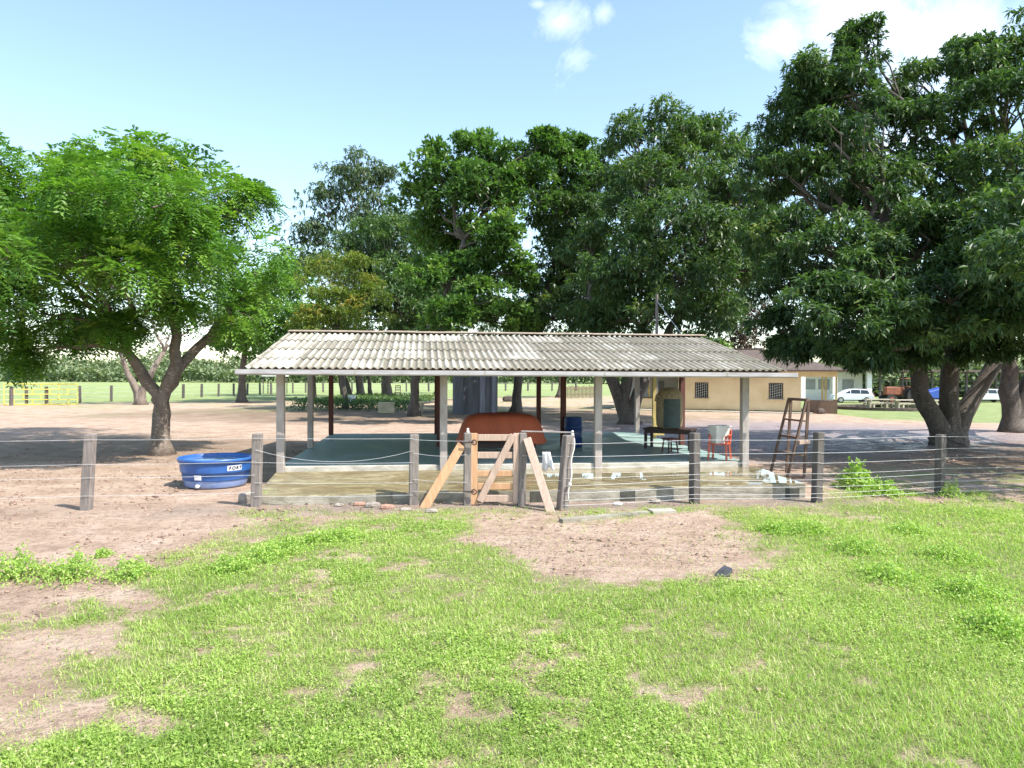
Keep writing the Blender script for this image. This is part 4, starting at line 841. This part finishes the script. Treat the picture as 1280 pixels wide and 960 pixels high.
# yard odds and ends
c = G(483,517); tag(MB().box(c+Vector((0,0,.42)), (1.15,.25,.80), .05).build('cream_board', M['board'], None, bevel=.02), 'cream coloured flat board standing before a tree trunk in the yard', 'board')
c = G(440,511); sk = thing('sack_stand', c, 'white sack hanging on a thin stick in the yard', 'sack')
MB().tube([c, c+Vector((0,0,1.1))], .025, 5).build('stick', M['brown_wood'], sk); MB().lathe(c+Vector((0,0,.25)), [(.05,0),(.18,.15),(.26,.45),(.32,.85),(.30,.86)], 10).build('sack', M['whitep'], sk, smooth=True)
def bench_table(c, rz, label, cat='table', mat='bench', name='picnic_table', group=None, L=1.9):
    o = thing(name, c, label, cat, group); Q = Matrix.Rotation(rz,3,'Z')
    MB().box(c+Vector((0,0,.74)), (L,.8,.08), rz).build('tabletop', M[mat], o)
    for s in (-1,1):
        MB().box(c+Q@Vector((0,s*.75,.44)), (L,.3,.07), rz).build('bench_seat', M[mat], o)
        MB().box(c+Q@Vector((s*L*.32,0,.35)), (.16,.5,.70), rz).build('pedestal', M[mat], o)
        for s2 in (-1,1): MB().box(c+Q@Vector((s*L*.32,s2*.75,.2)), (.12,.2,.4), rz).build('bench_leg', M[mat], o)
    return o
bench_table(G(538,515), .1, 'pale topped picnic table under the trees left of the cistern')
c = G(497,498); fc = thing('yard_chair', c, 'small dark ladder back chair on the grass by the field', 'chair')
for sx in (-1,1):
    MB().bar(c+Vector((sx*.3,.25,0)), c+Vector((sx*.3,.3,1.5)), .07,.07).build('leg', M['brown_wood'], fc); MB().bar(c+Vector((sx*.3,-.3,0)), c+Vector((sx*.3,-.3,.7)), .07,.07).build('leg', M['brown_wood'], fc)
MB().box(c+Vector((0,0,.7)), (.75,.7,.07)).build('seat', M['brown_wood'], fc)
for z in (1.0,1.25,1.5): MB().box(c+Vector((0,.3,z)), (.62,.05,.1)).build('back_slat', M['brown_wood'], fc)
pen = thing('palisade_pen', G(712,498), 'brown board palisade pen at the far side of the yard', 'fence')
a = G(706,498); b = G(748,497)
for k in range(26):
    q = a.lerp(b,k/25); MB().box(q+Vector((0,0,.75)), (.10,.06,1.5+random.uniform(-.2,.2))).build('board', M['palis'], pen)
for z in (.5,1.2): MB().bar(a+Vector((0,-.06,z)), b+Vector((0,-.06,z)), .05,.1).build('rail', M['palis'], pen)
rock(G(638,502), (.9,.5,.45), 'tree_stump_log', 'kerb', 'dark fallen log lying on the pale yard right of the cistern', 'log', seed=9)
c = G(344,492); sm = thing('field_shelter', c, 'tiny white roofed shelter far off behind the left pavilion post', 'shelter')
MB().box(c+Vector((0,0,2.6)), (3.2,2.5,.15)).build('roof', M['white_wall'], sm)
for sx in (-1,1):
    for sy in (-1,1): MB().post(c+Vector((sx*1.4,sy*1,0)), c+Vector((sx*1.4,sy*1,2.55)), .12,.12).build('post', M['post_dark'], sm)

# ---------- yellow house ----------
HL = G(768,511.5); HR = G(1047,517.5); hu = (HR-HL); HW = hu.length; hu.normalize(); hv = Vector((-hu.y,hu.x,0)); hz = math.atan2(hu.y,hu.x)
def HP(a,b,z=0): return HL+hu*a+hv*b+Vector((0,0,z))
def hx(px):  # distance along the front wall at which a sight line crosses it
    k = (px-640)/FOC; return (k*HL.y-HL.x)/(hu.x-k*hu.y)
ho = thing('yellow_house', HL, 'long yellow farmhouse with grilled windows behind the pavilion on the right', 'house')
WH = 3.25; aL, aM, aR = hx(848), hx(1001), HW; wins = [hx(877), hx(970)]
# front wall with openings (piers, spandrels, lintels)
def wallbox(a0,a1,z0,z1,b=.0,mat='house',nm='wall',th=.2): MB().box(HP((a0+a1)/2,b+th/2,(z0+z1)/2), (a1-a0,th,z1-z0), hz).build(nm, M[mat], ho)
WW = 1.05; z0, z1 = 1.05, 2.28
edges = [aL]
for w in wins: edges += [w-WW/2, w+WW/2]
edges.append(aM)
for k in range(0,len(edges),2): wallbox(edges[k],edges[k+1],0,WH)
for w in wins:
    wallbox(w-WW/2,w+WW/2,0,z0); wallbox(w-WW/2,w+WW/2,z1,WH)
    wf = MB()
    for s in (-1,1): wf.box(HP(w+s*(WW/2-.03),.1,(z0+z1)/2), (.06,.1,z1-z0), hz)
    for z in (z0+.03,z1-.03): wf.box(HP(w,.1,z), (WW-.12,.1,.06), hz)
    wo = wf.build('window', M['brown_wood'], ho); wo_parent = wo
    MB().box(HP(w,.14,(z0+z1)/2), (WW-.13,.02,z1-z0-.13), hz).build('pane', M['glass'], wo)
    gr = MB()
    for k in range(6): gr.box(HP(w-WW/2+.12+k*.16,.03,(z0+z1)/2), (.022,.022,z1-z0-.1), hz)
    for k in range(5):
        gr.bar(HP(w-WW/2+.08,.03,z0+.1+k*.2), HP(w+WW/2-.08,.03,z0+.35+k*.2), .018,.018)
    gr.build('grille', M['grille'], wo)
    MB().box(HP(w,-.05,z0-.03), (WW+.2,.12,.07), hz).build('sill', M['conc'], wo)
wallbox(aL,aM,-.05,.16,-.05,'house_low','plinth',.05)
DP = 8.0
MB().box(HP((aL+aM)/2,DP/2+.1,WH/2-.05), (aM-aL-.02,DP-.3,WH-.12), hz).build('inner_block', M['house'], ho)
# left porch
wallbox(0,aL-.02,0,.95,.0,'house','porch_wall'); MB().box(HP((aL-.02)/2,.1,1.0), (aL,.3,.09), hz).build('porch_rail', M['brown_wood'], ho)
wallbox(0,aL-.02,2.75,WH,.0,'house','porch_fascia')
for a in (.1, aL*.55): MB().box(HP(a,.1,1.9), (.16,.16,1.75), hz).build('porch_post', M['yellowpost'], ho)
MB().box(HP(aL/2,DP*.55,1.6), (aL,.2,3.1), hz).build('porch_back_wall', M['white_wall'], ho)
MB().box(HP(aL*.55,DP*.55-.15,1.3), (.9,.08,2.1), hz).build('door', M['grey_wall'], ho)
# right porch
wallbox(aM+.3,aR,.0,1.0,.0,'palis','porch_wall'); wallbox(aM+.02,aR,2.75,WH,.0,'house','porch_fascia')
for a in (aM+1.5, aM+(aR-aM)*.68, aR-.08): MB().box(HP(a,.1,1.9), (.13,.13,1.75), hz).build('porch_post', M['yellowpost'], ho)
# hip roof
ov = .7; x0_, x1_ = -ov, HW+ov; b0_, b1_ = -ov, DP+ov; ins = 4.2; rz_ = 5.0
rf = MB(); cs = [HP(x0_,b0_,WH+.02),HP(x1_,b0_,WH+.02),HP(x1_,b1_,WH+.02),HP(x0_,b1_,WH+.02),HP(x0_+ins,DP/2,rz_),HP(x1_-ins-2,DP/2,rz_)]
rf.add(cs+[q-Vector((0,0,.12)) for q in cs[:4]], [(0,1,5,4),(1,2,5),(2,3,4,5),(3,0,4),(9,8,7,6),(0,6,7,1),(1,7,8,2),(2,8,9,3),(3,9,6,0)])
rf.build('roof', M['tiles'], ho)
MB().bar(HP(x0_+ins,DP/2,rz_+.04), HP(x1_-ins-2,DP/2,rz_+.04), .25,.12).build('ridge', M['tiles'], ho)
# pavement strip at the foot of the house
tag(MB().box(HP(HW*.45,-.8,.02), (HW*.9,1.2,.12), hz).build('house_pavement', M['conc']), kind='structure')
c = HP(aM+1.4,-.5,0); rock(c, (.35,.25,.3), 'dark_bundle', 'kerb', 'dark bundle lying against the board porch wall of the house', 'bundle', seed=5)

# ---------- white outbuilding, shed, vehicles ----------
W0 = G(985,502); W0.z=0; wb = thing('white_outbuilding', W0, 'white building with square pillars behind the yellow house porch', 'building')
Yw = W0.y+4; xA = (985-640)*Yw/FOC; xB = (1078-640)*Yw/FOC
MB().box(((xA+xB)/2,Yw+3,1.7), (xB-xA,6,3.4)).build('wall', M['white_wall'], wb)
MB().box(((xA+xB)/2,Yw+2,3.75), (xB-xA+2,9,.25)).build('roof', M['tiles'], wb)
for px_ in (1003,1043,1086): x = (px_-640)*(Yw-2)/FOC; MB().box((x,Yw-2,1.8), (.55,.4,3.6)).build('pillar', M['white_wall'], wb)
for px_ in (1012,1030,1060):
    x = (px_-640)*Yw/FOC; MB().box((x,Yw-.03,1.9), (1.3,.06,1.2)).build('window', M['grey_wall'], wb)
sh_ = thing('machine_shed', P(1180,500,82), 'open dark post shed sheltering machinery on the right', 'shed')
for px_ in (1100,1128,1165,1208,1245,1290): x = (px_-640)*82/FOC; MB().post((x,82,0),(x,82,3.4),.2,.2).build('post', M['post_dark'], sh_)
MB().box(((1200-640)*82/FOC,85,3.5), (23,8,.22)).build('roof', M['tiles'], sh_)
for k in range(3): MB().box(((1200-640)*82/FOC,82,3.25-k*.9), (22,.08,.08)).build('rail', M['post_dark'], sh_)
def car(c, rz, label, mats, name='hatchback_car', Lc=4.1):
    o = thing(name, c, label, 'car', rz=0); Q = Matrix.Rotation(rz,3,'Z'); W = Q
    def cp(x,y,z): return c+Q@Vector((x,y,z))
    side = [(-2.05,.35),(-2.08,.75),(-1.95,1.02),(-1.72,1.38),(-1.45,1.47),(.0,1.50),(.45,1.42),(1.15,1.02),(1.85,.86),(2.05,.62),(2.05,.33)]
    k = Lc/4.1; n = len(side); tw = lambda z: .84 if z<.95 else .84-(z-.95)*.42
    vs = [cp(x*k,s*tw(z),z) for s in (-1,1) for x,z in side]
    MB().add(vs, [tuple(range(n)), tuple(range(2*n-1,n-1,-1))]+[(i,n+i,n+(i+1)%n,(i+1)%n) for i in range(n)]).build('body', mats[0], o, bevel=.03)
    for s in (-1,1):
        for pts in ([(-1.60,1.03),(-1.42,1.36),(-.75,1.40),(-.75,1.02)],[(-.68,1.02),(-.68,1.40),(.05,1.42),(.25,1.35),(.25,1.02)],[(.32,1.02),(.32,1.33),(.95,1.03)]):
            vv = [cp(x*k, s*(tw(z)+d), z) for d in (.008,-.02) for x,z in pts]; m_ = len(pts)
            MB().add(vv, [tuple(range(m_)),tuple(range(2*m_-1,m_-1,-1))]+[(i,(i+1)%m_,m_+(i+1)%m_,m_+i) for i in range(m_)]).build('side_window', M['cargls'], o)
    vv = [cp(x*k-.0,y,z) for x,z in ((-1.99,1.0),(-1.76,1.35)) for y in (-.62,.62)]+[cp(x*k+.04,y,z) for x,z in ((-1.99,1.0),(-1.76,1.35)) for y in (-.62,.62)]
    MB().add([q+Q@Vector((-.012,0,.0)) for q in vv], [(0,1,3,2),(4,6,7,5),(0,4,5,1),(2,3,7,6),(0,2,6,4),(1,5,7,3)]).build('rear_window', M['cargls'], o)
    for s in (-1,1):
        MB().box(cp(-2.04*k,s*.68,.88), (.1,.26,.22), rz).build('tail_lamp', M['lampred'], o)
        for x in (-1.3,1.28):
            a = cp(x*k,s*.70,.32); b = cp(x*k,s*.87,.32); wh = MB().tube([a,b], .32, 18).build('wheel', M['tyre'], o)
            MB().tube([b, cp(x*k,s*.885,.32)], .2, 12).build('rim', M['rim'], wh)
    return o
car(G(1064,503.5), R(172), 'silver white hatchback parked on the lawn beside the white outbuilding', [M['carw']])
car(G(1233,503), R(178), 'silver car half hidden behind the rightmost trunks', [M['carw']])
# tractor
c = G(1128,505); tr = thing('tractor', c, 'rusty orange tractor parked in front of the open shed', 'tractor')
def T(x,y,z): return c+Vector((x,y,z))
MB().box(T(-.9,0,1.35), (1.9,.8,.85)).build('bonnet', M['tractor'], tr, bevel=.08); MB().box(T(.5,0,1.1), (1.3,1.0,.8)).build('chassis', M['iron'], tr)
for s in (-1,1):
    w_ = MB().tube([T(.8,s*.65,.85),T(.8,s*1.05,.85)], .85, 20).build('rear_wheel', M['tyre'], tr); MB().tube([T(.8,s*1.05,.85),T(.8,s*1.08,.85)], .42, 14).build('rim', M['tractor'], w_)
    w_ = MB().tube([T(-1.5,s*.6,.5),T(-1.5,s*.85,.5)], .5, 16).build('front_wheel', M['tyre'], tr); MB().tube([T(-1.5,s*.85,.5),T(-1.5,s*.88,.5)], .25, 12).build('rim', M['tractor'], w_)
    MB().box(T(.8,s*.85,1.78), (1.5,.5,.08)).build('mudguard', M['tractor'], tr)
    for x in (.1,1.3): MB().post(T(x,s*.6,1.4),T(x,s*.6,2.6),.07,.07).build('canopy_post', M['iron'], tr)
MB().box(T(.7,0,2.63), (1.6,1.4,.08)).build('canopy', M['tractor'], tr); MB().box(T(.95,0,1.7), (.5,.5,.12)).build('seat', M['iron'], tr); MB().tube([T(-1.2,.1,1.7),T(-1.2,.1,2.4)], .05, 8).build('exhaust', M['iron'], tr)
MB().tube([T(.05+.22*math.cos(k)*.3,.22*math.sin(k),1.95+.22*math.cos(k)) for k in np.linspace(0,2*math.pi,13)], .02, 5).build('steering_wheel', M['iron'], tr)
c = G(1168,504); bt = thing('tarp_covered_trailer', c, 'low trailer under a blue tarpaulin left of the middle trunk', 'trailer')
MB().prism([(c.x-1.6,c.y-.8),(c.x+1.6,c.y-.8),(c.x+1.6,c.y+.8),(c.x-1.6,c.y+.8)], .5, [1.1,1.9,1.9,1.1]).build('tarp', M['bluetarp'], bt, bevel=.08)
for s in (-1,1): MB().tube([c+Vector((s*.8,-.9,.35)),c+Vector((s*.8,-.7,.35))], .35, 14).build('wheel', M['tyre'], bt)
MB().box(c+Vector((0,0,.42)), (3.0,1.5,.12)).build('bed', M['iron'], bt)
# picnic tables on the lawn and the kerb ring round them
pt = bench_table(G(1097,509.5), .05, 'pale concrete picnic table on the lawn, leftmost of three', group='picnic tables on the lawn', L=2.4)
for px_,lb in ((1132,'dark topped picnic table on the lawn in front of the tractor'),(1166,'picnic table on the lawn partly behind the leaning trunk')):
    q = copy_tree(pt); q.location = G(px_,510.5 if px_==1132 else 511); q['label'] = lb; q.rotation_euler.z = .08
cc = G(1120,512); cc.z=0; kr = MB(); rr_ = 4.6; N = 44
for k in range(N):
    a = 2*math.pi*k/N; kr.box(cc+Vector((rr_*math.cos(a),rr_*.9*math.sin(a)+1,.12)), (.66,.3,.26), a+math.pi/2)
tag(kr.build('kerb_ring', M['kerb']), 'low ring of dark kerb stones round the picnic tables', 'kerb')

# ---------- sky, sun, camera ----------
sd = Vector((.65,-.39,1)).normalized(); elev = math.asin(sd.z); az = math.atan2(sd.x, sd.y)
w = bpy.data.worlds.new('World'); S.world = w; w.use_nodes = True; nt = w.node_tree; N_ = nt.nodes; Lk = nt.links; bg = N_['Background']
sky = N_.new('ShaderNodeTexSky'); sky.sky_type = 'NISHITA'; sky.sun_disc = False; sky.sun_elevation = elev; sky.sun_rotation = az; sky.air_density = 1.0; sky.dust_density = .8; sky.ozone_density = .35; sky.altitude = 0
tc = N_.new('ShaderNodeTexCoord'); nz_ = N_.new('ShaderNodeTexNoise'); nz_.inputs['Scale'].default_value = 9; nz_.inputs['Detail'].default_value = 8; nz_.inputs['Roughness'].default_value = .62; nz_.inputs['Distortion'].default_value = .6
Lk.new(tc.outputs['Generated'], nz_.inputs['Vector'])
acc = None
def wm(op, a, b, clamp=False):
    m_ = N_.new('ShaderNodeMath'); m_.operation = op; m_.use_clamp = clamp
    for i,x in enumerate((a,b)):
        if isinstance(x,(int,float)): m_.inputs[i].default_value = x
        else: Lk.new(x, m_.inputs[i])
    return m_.outputs[0]
for (cx,cy,r_,s_) in [(1095,40,.07,1.1),(1150,55,.06,1.0),(1200,45,.065,1.1),(1120,110,.075,1.0),(1105,170,.06,.8),(968,52,.034,.8),(698,30,.040,.95),(705,72,.035,.65),(752,18,.020,.7),(1060,15,.06,.8),(672,8,.02,.7),(10,425,.05,.7),(930,445,.08,.55)]:
    dv = Vector(((cx-640)/FOC,1,(HOR-cy)/FOC)).normalized(); ds = N_.new('ShaderNodeVectorMath'); ds.operation = 'DISTANCE'; ds.inputs[1].default_value = dv; Lk.new(tc.outputs['Generated'], ds.inputs[0])
    q = wm('MULTIPLY', wm('SUBTRACT', 1.0, wm('DIVIDE', ds.outputs['Value'], r_*1.6), True), s_); acc = q if acc is None else wm('MAXIMUM', acc, q)
cm = wm('MULTIPLY', wm('SUBTRACT', wm('ADD', wm('MULTIPLY', acc, 1.25), wm('MULTIPLY', nz_.outputs['Fac'], 3.2)), 2.0), .55, True)
cm = wm('MULTIPLY', cm, wm('GREATER_THAN', acc, .001))
mx = N_.new('ShaderNodeMix'); mx.data_type = 'RGBA'; Lk.new(cm, mx.inputs[0]); tn = N_.new('ShaderNodeMix'); tn.data_type = 'RGBA'; tn.blend_type = 'MULTIPLY'; tn.inputs[0].default_value = 1; Lk.new(sky.outputs[0], tn.inputs[6]); tn.inputs[7].default_value = (1.30,1.31,1.26,1); Lk.new(tn.outputs[2], mx.inputs[6]); mx.inputs[7].default_value = (8.6,8.8,9.2,1)
Lk.new(mx.outputs[2], bg.inputs['Color']); bg.inputs['Strength'].default_value = .15
sl_ = bpy.data.lights.new('sun','SUN'); sl_.energy = 4.6; sl_.angle = R(.5); sl_.color = (1,.95,.87); so = bpy.data.objects.new('sun', sl_); COL.objects.link(so); so.rotation_euler = sd.to_track_quat('Z','Y').to_euler(); so.location = (10,-10,30)
cam = bpy.data.cameras.new('camera'); cam.sensor_width = 36; cam.lens = 36*FOC/1280; cam.clip_end = 5000; co = bpy.data.objects.new('camera', cam); COL.objects.link(co)
pitch = math.atan((480-HOR)/FOC); co.location = (0,0,CAM_H)
co.rotation_euler = (Matrix.Rotation(R(90)-pitch,4,'X')@Matrix.Rotation(ROLL,4,'Z')).to_euler()
S.camera = co
S.view_settings.view_transform = 'Standard'; S.view_settings.look = 'None'; S.view_settings.exposure = .85; S.view_settings.gamma = 1
S.cycles.max_bounces = 6; S.cycles.diffuse_bounces = 3; S.cycles.transmission_bounces = 4
